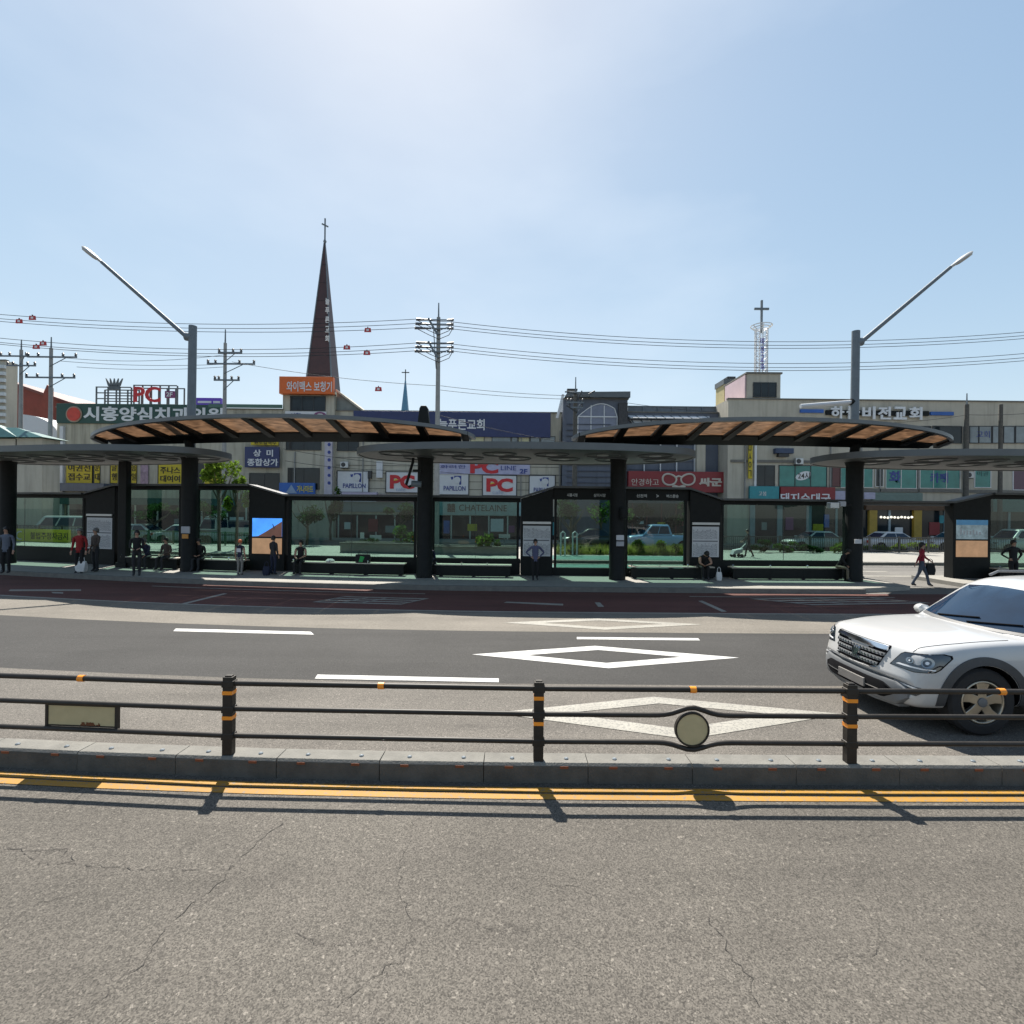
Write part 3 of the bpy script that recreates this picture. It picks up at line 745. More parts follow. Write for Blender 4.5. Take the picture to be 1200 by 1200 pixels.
# ================================================================== STREET LAMPS
def street_lamp(base_px, top, joint, armend, head, label, low=None):
    d = 20.55; b = W(*top, d); x = b[0]; zt = b[2]; j = W(*joint, d); e = W(*armend, d-.3); h = W(*head, d-.35)
    root = thing('street_lamp', label, 'street lamp', (x-.05, d, PZ), 0, 'tall street lamps on the platform')
    MB().tube([(x-.05,d,PZ),(x,d,zt)], [.17,.15], 14).build('pole', GALV, root, smooth=True)
    MB().box(x-.26, x+.26, d-.26, d+.26, PZ, PZ+.05).build('base_plate', GALV, root)
    MB().tube([(j[0],d,j[2]), e], [.085,.065], 12).build('arm', GALV, root, smooth=True)
    MB().tube([(x,d,j[2]-.02),(j[0]+(j[0]-x)*.2,d,j[2]+.02)], .16, 12).build('collar', GALV, root, smooth=True)
    E, H = Vector(e), Vector(h); ax = (H-E); L = ax.length; ax.normalize(); side = Vector((0,1,0)); up = ax.cross(side)
    if up.z < 0: up = -up
    rings = []
    for t, w, th in ((0,.05,.05),(.18,.08,.06),(.3,.17,.07),(.6,.24,.09),(.85,.19,.07),(1,.05,.03)):
        c = E+ax*L*t; rings.append([c+side*w*math.cos(q)+up*th*math.sin(q) for q in [2*math.pi*k/12 for k in range(12)]])
    hd = MB(); hd.loft(rings); hd.build('lamp_head', mat('lamp head grey', (.36,.36,.35), .45), root, smooth=True)
    rings = []
    for t, w in ((.32,.12),(.6,.19),(.85,.13)):
        c = E+ax*L*t-up*.078; rings.append([c-side*w+up*.03, c+side*w+up*.03, c+side*w*.8-up*.015, c-side*w*.8-up*.015])
    ln_ = MB(); ln_.loft(rings); ln_.build('lamp_lens', LAMPM, root)
    if low:
        p, q = W(*low[0], d), W(*low[1], d)
        MB().tube([p, q], .085, 12).build('side_tube', WHITEM, root, smooth=True)
        MB().lathe([(.13,-.12),(.14,0),(.1,.12)], q, 12, 'x').build('tube_holder', BLACKM, root, smooth=True)
    return root
street_lamp(222, (226,382), (219,395), (119,307), (97,289), 'tall grey street lamp on the left, its arm reaching up to the left')
street_lamp(1002, (1003,388), (1009,401), (1114,313), (1139,295), 'tall grey street lamp on the right, its arm reaching up to the right', ((938,476),(1000,471)))
# ================================================================== VEHICLES
def interp(keys, x):
    """smooth interpolation of [(x, value)...] with descending or ascending x"""
    ks = sorted(keys)
    if x <= ks[0][0]: return ks[0][1]
    for (a, va), (b, vb) in zip(ks, ks[1:]):
        if x <= b:
            t = (x-a)/(b-a); return va+(vb-va)*t
    return ks[-1][1]
PAINT_W = mat('white car paint', (.45, .45, .445), .3, 0, var=.02, coat=.8)
PLASTIC = mat('dark car plastic', (.05, .052, .055), .55, var=.15, scale=14)
SILVERP = mat('satin silver plastic', (.13, .135, .14), .45, .0, var=.08)
CARGLASS = mat('tinted car glass', (.010, .024, .048), .02, 0, var=.3, scale=1.2, spec=.35)
RIMMET = mat('alloy wheel', (.42, .38, .31), .28, .85, var=.12, scale=8)
BLACKP = mat('black gap', (.006, .006, .007), .9, spec=.08)
LENSM = mat('headlamp lens', (.018, .024, .034), .05, .2, var=.2, spec=.9, coat=1)
LAMPB = mat('lamp bowl', (.30, .31, .32), .2, .9)
DRL = mat('clear lamp strip', (.75, .76, .77), .2, .1)

def body_loft(st, ztop, zbot, wid, zsh, amt, pl=.955, power=2.6):
    """lower car body: sections along x, shoulder height zsh, plan rounding amt at the ends"""
    rings = []
    for x in st:
        zb, zt, w, sh = interp(zbot, x), interp(ztop, x), interp(wid, x), interp(zsh, x)
        sh = min(sh, zt-.012); h = sh-zb
        half = [(0, zb), (.55*w, zb), (.86*w, zb), (.955*w, zb+.10*h), (.985*w, zb+.30*h), (w, zb+.52*h), (.992*w, zb+.72*h), (.965*w, zb+.90*h), (.915*w, sh), (.80*w, sh+(zt-sh)*.45), (.5*w, sh+(zt-sh)*.85), (0, zt)]
        ring = [(y, z) for y, z in half]+[(-y, z) for y, z in reversed(half[1:-1])]
        a = interp(amt, x)
        rings.append([(x-a*min(1.1, abs(y)/pl)**power, y, z) for y, z in ring])
    return MB().loft(rings)
def apply_mods(o):
    dg = bpy.context.evaluated_depsgraph_get(); bpy.context.view_layer.update()
    dg = bpy.context.evaluated_depsgraph_get()
    me = bpy.data.meshes.new_from_object(o.evaluated_get(dg)); o.modifiers.clear(); o.data = me
def shell(name, mb, m, parent, sub=2, cutters=()):
    o = mb.build(name, m, parent, smooth=True, local=True, sub=sub)
    apply_mods(o)
    if cutters:
        for c in cutters:
            md = o.modifiers.new('cut', 'BOOLEAN'); md.operation = 'DIFFERENCE'; md.object = c; md.solver = 'EXACT'
        apply_mods(o)
        for c in cutters: bpy.data.objects.remove(c)
    for p in o.data.polygons: p.use_smooth = True
    o.data.set_sharp_from_angle(angle=R(40))
    return o
def bvh_of(o):
    bm = bmesh.new(); bm.from_mesh(o.data); t = BVHTree.FromBMesh(bm); bm.free(); return t
def decal(name, poly, plane, tree, m, parent, out=.006, cuts=3, inn=.01):
    """a panel bedded on the body: poly in plane coordinates, cast along plane[3] onto the surface"""
    o0, eu, ev, dr = [Vector(v) for v in plane]; dr.normalize()
    bm = bmesh.new(); vs = [bm.verts.new((u, v, 0)) for u, v in poly]
    es = [bm.edges.new((vs[i], vs[(i+1) % len(vs)])) for i in range(len(vs))]
    bmesh.ops.triangle_fill(bm, edges=es, use_beauty=True)
    for _ in range(cuts):
        bmesh.ops.subdivide_edges(bm, edges=list(bm.edges), cuts=1)
    bmesh.ops.triangulate(bm, faces=list(bm.faces))
    top = []; ok = True; last = None; idx = {}
    for v in bm.verts:
        p = o0+eu*v.co.x+ev*v.co.y; hit = tree.ray_cast(p, dr)
        idx[v] = len(top); top.append((p, hit[0], hit[1]))
    ds = [(h-p).dot(dr) for p, h, n in top if h is not None]
    if not ds: bm.free(); return None
    md = sorted(ds)[len(ds)//2]
    T = [ (h if h is not None else p+dr*md) for p, h, n in top]
    vsx = [p-dr*out for p in T]; vsb = [p+dr*inn for p in T]; n = len(T)
    fs = [tuple(idx[v] for v in f.verts) for f in bm.faces]
    F = fs+[tuple(i+n for i in reversed(f)) for f in fs]
    for e in bm.edges:
        if len(e.link_faces) == 1:
            a, b = idx[e.verts[0]], idx[e.verts[1]]; F.append((a, b, b+n, a+n))
    bm.free()
    return MB().add(vsx+vsb, F).build(name, m, parent, smooth=True, local=True)
def cyl_cut(x, z, r, y0, y1):
    mb = MB().tube([(x, y0, z), (x, y1, z)], r, 40); o = mb.build('cutter', BLACKP, local=True); return o
def wheel(parent, x, y, r, rim_r, wd, sgn, detail=True, rimm=None):
    """tyre + five spoke rim; sgn is the outer side"""
    tp = []
    for rr, h in ((rim_r-.004,-wd/2+.02),(rim_r+.02,-wd/2),(r-.03,-wd/2+.005),(r,-wd/2+.035),(r,wd/2-.035),(r-.03,wd/2-.005),(rim_r+.02,wd/2),(rim_r-.004,wd/2-.02)): tp.append((rr, h))
    t = MB().lathe(tp, (x, y, r), 36 if detail else 18, 'y', False); w_ = t.build('wheel', RUBBER, parent, smooth=True, local=True)
    rimm = rimm or RIMMET
    b = MB(); yo = y+sgn*(wd/2-.05)
    b.lathe([(rim_r,-.10),(rim_r,.045),(rim_r-.02,.05),(rim_r-.03,.03),(rim_r-.045,-.10),(rim_r,-.10)] if sgn > 0 else [(rim_r,.10),(rim_r,-.045),(rim_r-.02,-.05),(rim_r-.03,-.03),(rim_r-.045,.10),(rim_r,.10)], (x, yo, r), 32 if detail else 16, 'y', False)
    for k in range(5):
        a = 2*math.pi*k/5+.35
        ca, sa = math.cos(a), math.sin(a); tx_, tz_ = -sa, ca
        def P(rad, tan, dy): return (x+ca*rad+tx_*tan, yo+sgn*dy, r+sa*rad+tz_*tan)
        b.loft([[P(.045,-.05,.035),P(.045,.05,.035),P(.045,.05,-.01),P(.045,-.05,-.01)],
                [P(rim_r*.55,-.055,.03),P(rim_r*.55,.055,.03),P(rim_r*.55,.05,-.02),P(rim_r*.55,-.05,-.02)],
                [P(rim_r-.02,-.085,.038),P(rim_r-.02,.085,.038),P(rim_r-.02,.085,-.02),P(rim_r-.02,-.085,-.02)]])
    b.build('rim', rimm, w_, smooth=True, local=True, bevel=.006 if detail else 0)
    MB().lathe([(.045,-.015),(.06,.0),(.055,.045),(.03,.052)] if sgn > 0 else [(.045,.015),(.06,0),(.055,-.045),(.03,-.052)], (x, yo, r), 16, 'y').build('hub_cap', SILVERP if detail else rimm, w_, smooth=True, local=True)
    d_ = MB().lathe([(rim_r-.02,-.02),(rim_r-.02,.02)], (x, y-sgn*.03, r), 24, 'y'); d_.build('brake_shadow_disc', BLACKP, w_, local=True)
    return w_

def big_suv():
    root = thing('parked_suv', 'white sport utility vehicle with a chrome grille driving in at the right behind the fence', 'car', (5.60, 6.98, 0), math.pi)
    root.name = 'suv_car'
    ztop = [(.92,.60),(.90,.68),(.87,.80),(.835,.92),(.80,.985),(.73,1.03),(.55,1.065),(.2,1.105),(-.3,1.145),(-.6,1.155),(-1.2,1.16),(-3.7,1.15),(-3.95,1.12),(-4.02,1.0),(-4.05,.8)]
    zbot = [(.92,.44),(.90,.36),(.87,.305),(.80,.275),(.6,.27),(.2,.29),(-3.2,.33),(-3.8,.40),(-4.02,.46),(-4.05,.52)]
    wid = [(.92,.86),(.85,.925),(.7,.95),(.3,.96),(-.5,.945),(-1.5,.94),(-3.0,.955),(-3.7,.94),(-4.05,.88)]
    zsh = [(.92,.56),(.84,.89),(.75,.985),(.3,1.06),(-.3,1.10),(-.8,1.115),(-3.7,1.12),(-4.05,.95)]
    amt = [(.92,.215),(.6,.20),(.3,.13),(-.1,.03),(-.4,0),(-3.4,0),(-4.05,-.20)]
    st = [.92,.905,.885,.86,.835,.81,.78,.74,.66,.55,.4,.2,0,-.25,-.5,-.75,-1.0,-1.5,-2.0,-2.5,-2.9,-3.3,-3.6,-3.8,-3.93,-4.0,-4.04,-4.05]
    cuts = [cyl_cut(x, .40, .445, y0, y1) for x in (0, -2.895) for y0, y1 in ((.60, 1.4), (-1.4, -.60))]
    for c in cuts: c.parent = root
    body = shell('body', body_loft(st, ztop, zbot, wid, zsh, amt, .955, 3.1), PAINT_W, root, 2, cuts)
    body.data.materials.append(BLACKP)
    for p in body.data.polygons:
        for xa in (0, -2.895):
            if math.hypot(p.center.x-xa, p.center.z-.40) < .4449: p.material_index = 1
    tree = bvh_of(body)
    # cabin
    zt = [(-.38,1.06),(-.46,1.145),(-.63,1.272),(-.86,1.444),(-1.07,1.602),(-1.20,1.672),(-1.42,1.735),(-1.8,1.765),(-2.4,1.775),(-3.0,1.755),(-3.4,1.715),(-3.6,1.66),(-3.78,1.45),(-3.92,1.2),(-3.97,1.06)]
    cs = [z[0] for z in zt]; rings = []
    for x in cs:
        t = interp(zt, x); zb = 1.0
        def ww(z): return interp([(1.0,.925),(1.10,.905),(1.45,.80),(1.62,.725),(1.78,.63)], z)
        zs = max(zb+.02, t-.05)
        half = [(0,zb),(ww(zb),zb),(ww(zb+(zs-zb)*.33),zb+(zs-zb)*.33),(ww(zb+(zs-zb)*.66),zb+(zs-zb)*.66),(ww(zs),zs),(ww(zs)-.05,zs+(t-zs)*.62),(.45,t-.012),(0,t)]
        ring = half+[(-y,z) for y, z in reversed(half[1:-1])]
        a = .16 if x > -1.2 else (.16*max(0, (x+1.9)/.7) if x > -1.9 else (-.06 if x < -3.3 else 0))
        rings.append([(x-a*(abs(y)/.8)**2, y, z) for y, z in ring])
    cab = shell('cabin', MB().loft(rings), PAINT_W, root, 2)
    ctree = bvh_of(cab)
    FP = ((3,0,0),(0,1,0),(0,0,1),(-1,0,0)); BP = ((-8,0,0),(0,1,0),(0,0,1),(1,0,0))
    LP = ((0,3,0),(1,0,0),(0,0,1),(0,-1,0)); RP = ((0,-3,0),(1,0,0),(0,0,1),(0,1,0)); TP = ((0,0,4),(1,0,0),(0,1,0),(0,0,-1))
    ws = decal('windscreen', [(-.80,1.185),(-.5,1.18),(0,1.178),(.5,1.18),(.80,1.185),(.70,1.42),(.60,1.60),(.3,1.632),(0,1.64),(-.3,1.632),(-.60,1.60),(-.70,1.42)], FP, ctree, CARGLASS, root, .014, 4)
    decal('cowl_panel', [(-.80,1.150),(0,1.142),(.80,1.150),(.80,1.183),(0,1.176),(-.80,1.183)], FP, ctree, PLASTIC, root, .010, 4)
    decal('rear_window', [(-.66,1.24),(.66,1.24),(.56,1.60),(-.56,1.60)], BP, ctree, CARGLASS, root, .012, 4)
    for P, sg in ((LP,1),(RP,-1)):
        for poly in ([(-.97,1.15),(-1.30,1.54),(-1.43,1.62),(-1.86,1.65),(-1.86,1.15)], [(-1.96,1.15),(-1.96,1.65),(-2.78,1.635),(-2.90,1.15)], [(-3.0,1.16),(-2.9,1.63),(-3.32,1.58),(-3.55,1.22)]):
            decal('side_window', poly, P, ctree, CARGLASS, root, .010, 4)
        decal('belt_strip', [(-.80,1.118),(-3.6,1.128),(-3.6,1.146),(-.80,1.138)], P, ctree, CHROME, root, .007, 3)
        for xs_ in ((-.93,-.925),(-1.90,-1.895),(-2.885,-2.88)):
            decal('door_seam', [(xs_[0],.42),(xs_[1],.42),(xs_[1],1.06),(xs_[0],1.06)], P, tree, BLACKP, root, .0015, 4)
        for xs_ in (-1.62,-2.6):
            decal('door_handle', [(xs_-.11,.985),(xs_+.11,.985),(xs_+.11,1.015),(xs_-.11,1.015)], P, tree, CHROME, root, .035, 2)
        decal('sill_trim', [(-.50,.335),(-2.40,.335),(-2.40,.45),(-.50,.45)], P, tree, PLASTIC, root, .012, 4)
        # arch trim rings lie proud of the body side
        for xc in (0, -2.895):
            oc = [(xc+.545*math.cos(t), .40+.545*math.sin(t)) for t in [R(-6+192*k/36) for k in range(37)]]
            ic = [(xc+.449*math.cos(t), .40+.449*math.sin(t)) for t in [R(192-6-192*k/36) for k in range(37)]]
            decal('arch_trim', oc+ic, P, tree, PLASTIC, root, .014, 1, .05)
        # mirror
        mm = MB(); yy = sg*.98
        rings = [[(-.86+dx, sg*(.86+t*.22), 1.17+h*math.sin(q)*.5+.03*t) if False else (-.78+dx*math.cos(q), sg*(.86+t*.8), 1.17+h*.85*math.sin(q)) for q in [2*math.pi*k/12 for k in range(12)]] for t, dx, h in ((0,.03,.03),(.05,.05,.05),(.08,.09,.085),(.18,.09,.09),(.25,.06,.06))]
        mm.loft(rings).build('wing_mirror', PAINT_W, root, smooth=True, local=True)
        for xc in (0, -2.895): wheel(root, xc, sg*.80, .40, .258, .25, sg)
    # wheel housings
    for xc in (0,-2.895):
        MB().box(xc-.46, xc+.46, -.60, .60, .35, .86).build('wheel_housing', BLACKP, root, local=True)
    # roof rails
    for sg in (1,-1):
        MB().tube([(-1.5,sg*.62,1.74),(-1.62,sg*.61,1.80),(-3.1,sg*.60,1.80),(-3.25,sg*.60,1.73)], .018, 8).build('roof_rail', SILVERP, root, smooth=True, local=True)
    # ---- front: grille
    gpoly = [(-.50,.935),(-.49,.955),(.49,.955),(.50,.935),(.40,.68),(.30,.645),(0,.635),(-.30,.645),(-.40,.68)]
    gr = decal('grille', gpoly, FP, tree, BLACKP, root, .006, 3)
    decal('grille_bar', [(-.485,.895),(-.475,.952),(.475,.952),(.485,.895)], FP, tree, CHROME, gr, .030, 3)
    for k, (z, w) in enumerate(((.835,.455),(.765,.425),(.695,.385))):
        decal('grille_slat', [(-w,z-.020),(w,z-.020),(w+.012,z+.020),(-w-.012,z+.020)], FP, tree, SILVERP, gr, .020, 4)
        nst = 15
        for j in range(nst):
            y = -w+.02+(2*w-.04)*j/(nst-1)
            decal('grille_gem', [(y-.022,z),(y,z-.015),(y+.022,z),(y,z+.015)], FP, tree, CHROME, gr, .026, 0)
    decal('grille_lower_trim', [(-.40,.655),(-.30,.632),(0,.622),(.30,.632),(.40,.655),(.40,.668),(.30,.646),(0,.637),(-.30,.646),(-.40,.668)], FP, tree, CHROME, gr, .022, 3)
    bd = decal('badge', [(.0,.70),(.05,.735),(.075,.79),(.05,.83),(.02,.80),(0,.835),(-.02,.80),(-.05,.83),(-.075,.79),(-.05,.735)], FP, tree, CHROME, gr, .040, 1)
    # ---- headlights wrap round the corners
    for sg in (1,-1):
        dr = Vector((-.80, -sg*.60, 0)); eu = Vector((-.60*1, sg*.80, 0)); eu = Vector((-.60, sg*.80, 0)); o0 = Vector((.62, sg*.70, 0))-dr*2
        HP = (o0, eu, (0,0,1), dr)
        hp = [(-.24,.755),(-.13,.90),(-.09,.925),(.25,.955),(.31,.94),(.32,.91),(.24,.785),(.20,.752),(.02,.730)]
        if sg < 0: pass
        h = decal('headlight', hp, HP, tree, LENSM, root, .006, 3)
        h_o = [(u*1.05+.0, (z-.84)*1.07+.84) for u, z in hp]
        decal('headlight_surround', h_o, HP, tree, BLACKP, h, .003, 3)
        decal('light_bar', [(-.18,.775),(.21,.768),(.22,.782),(-.15,.792)], HP, tree, DRL, h, .011, 2)
        for (cu, cv, r_) in ((.145,.855,.060),(-.03,.852,.034)):
            c1 = [(cu+r_*math.cos(2*math.pi*k/20)*(1 if r_ > .05 else 1.25), cv+r_*math.sin(2*math.pi*k/20)) for k in range(20)]
            b_ = decal('lamp_bowl', c1, HP, tree, LAMPB, h, .014, 0)
            c2 = [(cu+r_*.62*math.cos(2*math.pi*k/16), cv+r_*.62*math.sin(2*math.pi*k/16)) for k in range(16)]
            decal('lamp_bulb', c2, HP, tree, LENSM, h, .020, 0)
            c3 = [(cu+r_*.30*math.cos(2*math.pi*k/12), cv+r_*.30*math.sin(2*math.pi*k/12)) for k in range(12)]
            decal('lamp_core', c3, HP, tree, DRL, h, .024, 0)
        # fog lamp strips at the bumper corner
        f0 = decal('fog_recess', [(-.20,.455),(-.22,.575),(.10,.555),(.12,.50),(.05,.45)], HP, tree, PLASTIC, root, .006, 3)
        decal('fog_lamp', [(-.19,.545),(-.20,.568),(.085,.545),(.09,.528)], HP, tree, DRL, f0, .018, 2)
        decal('fog_lamp', [(-.15,.485),(-.15,.502),(.06,.492),(.06,.478)], HP, tree, DRL, f0, .016, 2)
    # ---- lower bumper: silver frame, dark intake, blank plate
    def insert(nm, ym, z0, z1, zc, out, m, par, back=.16):
        """a curved bar across the nose: front follows the plan curve of the bumper"""
        rings = []
        for k in range(25):
            y = -ym+2*ym*k/24; e = min(1, (ym-abs(y))/.12); za, zb_ = zc+(z0-zc)*(.35+.65*e), zc+(z1-zc)*(.35+.65*e)
            X = .925-.215*(abs(y)/.955)**3.1+out
            rings.append([(X-.02,y,za),(X,y,za+(zb_-za)*.10),(X,y,za+(zb_-za)*.92),(X-.012,y,zb_),(X-back,y,zb_),(X-back,y,za)])
        return MB().loft(rings).build(nm, m, par, smooth=True, local=True)
    fr = insert('bumper_frame', .80, .285, .560, .46, .008, SILVERP, root)
    insert('intake', .64, .315, .520, .43, .022, BLACKP, fr)
    insert('intake_strip', .60, .398, .412, .405, .028, CHROME, fr)
    MB().box(.940,.965,-.26,.26,.36,.47).build('number_plate', mat('blank plate', (.16,.15,.14), .5), root, local=True, bevel=.004)
    MB().prism([(.80,-.66,.245),(.885,-.35,.24),(.90,0,.235),(.885,.35,.24),(.80,.66,.245),(.66,.66,.245),(.66,-.66,.245)], (0,0,.07)).build('skid_plate', SILVERP, root, local=True, bevel=.012)
    # bonnet shut lines and wipers
    for sg in (1,-1):
        decal('bonnet_seam', [(.70,sg*.745),(.2,sg*.80),(-.40,sg*.80),(-.40,sg*.806),(.2,sg*.806),(.70,sg*.751)], TP, tree, BLACKP, root, .004, 4)
    for (a, b) in (((-.41,.10,1.185),(-.62,.66,1.25)), ((-.41,-.42,1.185),(-.56,.18,1.255))):
        A = Vector(a); B = Vector(b); pts = []
        for k in range(9):
            p = A.lerp(B, k/8); h = ctree.ray_cast(Vector((3, p.y, p.z)), Vector((-1,0,0)))
            pts.append((h[0]+Vector((.018,0,.012))) if h[0] else p)
        MB().tube(pts, .010, 6).build('wiper', BLACKP, root, smooth=True, local=True)
    decal('sticker', [(-.66,1.20),(-.56,1.20),(-.56,1.25),(-.66,1.25)], FP, ctree, PAPER, ws, .006, 1)
    for sg in (1,-1):
        decal('tail_light', [(-.90,.88),(-.62,.90),(-.62,1.05),(-.90,1.05)] if sg < 0 else [(.90,.88),(.62,.90),(.62,1.05),(.90,1.05)], BP, tree, mat('tail lamp red', (.35,.01,.01), .15, coat=1), root, .008, 2)
    return root
big_suv()
for o in COL.objects:
    if o.name.startswith('parked_suv'): o.name = 'suv_car'
# ================================================================== BUILDINGS AND SIGNS BEYOND THE FAR ROAD
def rect(px0, px1, py0, py1, d):
    ym, xm = (py0+py1)/2, (px0+px1)/2
    return W(px0, ym, d)[0], W(px1, ym, d)[0], W(xm, py1, d)[2], W(xm, py0, d)[2]
SLATE = mat('slate blue cladding', (.085, .10, .135), .5, var=.15, scale=1, dirt=.2)
NAVY = mat('navy sign sheet', (.022, .032, .105), .5, var=.12)
GREEN_S = mat('dark green sign sheet', (.012, .055, .042), .5, var=.15)
ORANGE_S = mat('orange sign sheet', (.62, .12, .015), .5, var=.1)
RED_S = mat('red sign sheet', (.20, .016, .020), .5, var=.12)
YELLOW_S = mat('yellow window film', (.46, .36, .015), .5, var=.12)
BLUE_S = mat('blue sign sheet', (.02, .10, .36), .45, var=.3, scale=.5)
TEAL_S = mat('teal sign sheet', (.02, .22, .25), .45, var=.2)
REDL = mat('red letters', (.48, .012, .02), .45, var=.08)
WL = mat('white letters', (.62, .63, .64), .5, var=.04)
BL = mat('blue letters', (.03, .05, .22), .5)
KL = mat('black letters', (.02, .018, .012), .5)
YL = mat('yellow letters', (.60, .50, .05), .5)
PINKB = mat('pale pink banner', (.56, .42, .44), .6, var=.12, scale=1)
PURP = mat('purple sheet', (.17, .035, .13), .5, var=.1)
LILAC = mat('lilac awning', (.40, .36, .46), .6, var=.1)
LEDM = mat('purple led board', (.05, .02, .22), .4, emit=.25)
STONE = mat('dark stone cladding', (.045, .045, .048), .7, var=.5, scale=6)
TEALR = mat('teal roof sheet', (.025, .10, .095), .45, .1, var=.12, dirt=.25)

def building(px0, px1, pytop, d, deep, m, label, name='building', band=None, x0=None, x1=None):
    a = W(px0, pytop, d)[0] if x0 is None else x0; b = W(px1, pytop, d)[0] if x1 is None else x1; z = W((px0+px1)/2, pytop, d)[2]
    root = thing(name, label, 'building', ((a+b)/2, d, .12))
    w_ = MB().box(a, b, d, d+deep, .0, z).build('wall', m, root)
    MB().box(a-.08, b+.08, d-.10, d+.25, z, z+.10).build('parapet_cap', KERB, root)
    return root
def win(root, px0, px1, py0, py1, d, g=None, n=2, fr=None, name='window', y=None):
    a, b, z0, z1 = rect(px0, px1, py0, py1, d); t = .055; f = MB()
    f.box(a-t, b+t, d-.07, d-.005, z1, z1+t); f.box(a-t, b+t, d-.10, d-.005, z0-t, z0)
    f.box(a-t, a, d-.07, d-.005, z0, z1); f.box(b, b+t, d-.07, d-.005, z0, z1)
    for k in range(1, n):
        x = a+(b-a)*k/n; f.box(x-.03, x+.03, d-.065, d-.005, z0, z1)
    w_ = f.build(name, fr or FRAMEM, root)
    MB().box(a, b, d-.035, d-.008, z0, z1).build('pane', g or DGLASS, w_)
    return w_
def patch(root, name, px0, px1, py0, py1, d, m, th=.06, pr=0):
    a, b, z0, z1 = rect(px0, px1, py0, py1, d)
    return MB().box(a, b, d-pr-th, d-pr-.004, z0, z1).build(name, m, root)
def sign(px0, px1, py0, py1, d, m, label, texts=(), name='shop_sign', th=.18, edge=None):
    a, b, z0, z1 = rect(px0, px1, py0, py1, d)
    root = thing(name, label, 'sign', ((a+b)/2, d, z0))
    bd = MB().box(a, b, d-th, d-.006, z0, z1).build('board', m, root, bevel=.02)
    if edge:
        e = MB(); t = .07
        e.box(a-t, b+t, d-th-.02, d-.006, z1+.003, z1+t); e.box(a-t, b+t, d-th-.02, d-.006, z0-t, z0-.003)
        e.box(a-t, a-.003, d-th-.02, d-.006, z0, z1); e.box(b+.003, b+t, d-th-.02, d-.006, z0, z1); e.build('edge_frame', edge, root)
    for (s, p0, p1, q0, q1, tm, *bo) in texts:
        A, B, Z0, Z1 = rect(p0, p1, q0, q1, d-th)
        mb = MB(); put_text(mb, s, A, B, Z0, Z1, d-th-.003, bo[0] if bo else .02, .04); mb.build('lettering', tm, root)
    return root

# ---- far left
bl = building(-130, 7, 422, 50, 1.2, GREYW, 'grey building cut by the left edge with stacked balcony louvres')
for k in range(9): patch(bl, 'louvre', -40, 7.5, 428+k*8, 432+k*8, 50, ALUM, .25)
d = 56; a = W(4, 446, d); b = W(80, 474, d)
rr = thing('red_roof_building', 'dark red clad building with a sloping roof behind the two concrete poles', 'building', ((a[0]+b[0])/2, d, .12))
MB().prism([(a[0],d,0),(b[0],d,0),(b[0],d,b[2]),(a[0],d,a[2])], (0,12,0)).build('wall', REDB, rr)
MB().prism([(a[0]-.3,d-.3,a[2]),(b[0]+.3,d-.3,b[2]-.05),(b[0]+.3,d-.3,b[2]+.25),(a[0]-.3,d-.3,a[2]+.3)], (0,12.5,0)).build('roof', mat('maroon roof edge', (.10,.03,.03), .6), rr)
p = W(58, 452, d-1); q_ = W(56, 476, d-1)
rsp = MB().prism([(q_[0]-.4,d-1.5,q_[2]-3),(q_[0]+.7,d-1.5,q_[2]-3),(q_[0]+.7,d-1.5,p[2]-.3),(q_[0]+.35,d-1.5,p[2]),(q_[0],d-1.5,p[2]-.8)], (0,.4,0)).build('roof_fin', REDB, rr)
d = 47.0; arc = []
for k in range(13):
    t = R(90-90*k/12); c = W(22, 510, d); e = W(68, 486, d)
    arc.append((c[0]+(e[0]-c[0])*math.cos(t), d, c[2]+(e[2]-c[2])*math.sin(t)))
tv = thing('vaulted_tent', 'white curved tent roof behind the left concrete poles', 'tent', (arc[0][0], d, .12))
MB().prism([(arc[0][0],d,4.0)]+arc+[(arc[-1][0],d,4.0)], (0,6,0)).build('roof', WHITEM, tv)
MB().box(arc[0][0]+.2, arc[-1][0]-.2, d+.2, d+5.8, 0, 3.99).build('wall', GREYW, tv)
d = 38.0
for (p0, pm, p1, lab) in ((-60, 0, 26, 'larger teal hipped roof of a low building at the left edge'), (12, 30, 56, 'smaller teal hipped roof next to the larger one at the left')):
    ty = 497 if p0 < 0 else 504
    A, M_, B = W(p0, 513, d), W(pm, ty, d+2), W(p1, 513, d)
    t = thing('low_building', lab, 'building', ((A[0]+B[0])/2, d, .12))
    MB().add([(A[0],d-.4,A[2]),(B[0],d-.4,B[2]),(B[0],d+1.9,B[2]),(A[0],d+1.9,A[2]),(M_[0]-.9,d+.8,M_[2]),(M_[0]+.5,d+.8,M_[2])],
             [(3,2,1,0),(0,1,5,4),(1,2,5),(2,3,4,5),(3,0,4)]).build('roof', TEALR, t)
    MB().box(A[0]+.4, B[0]-.4, d, d+1.5, 0, A[2]-.02).build('wall', GREYW, t)

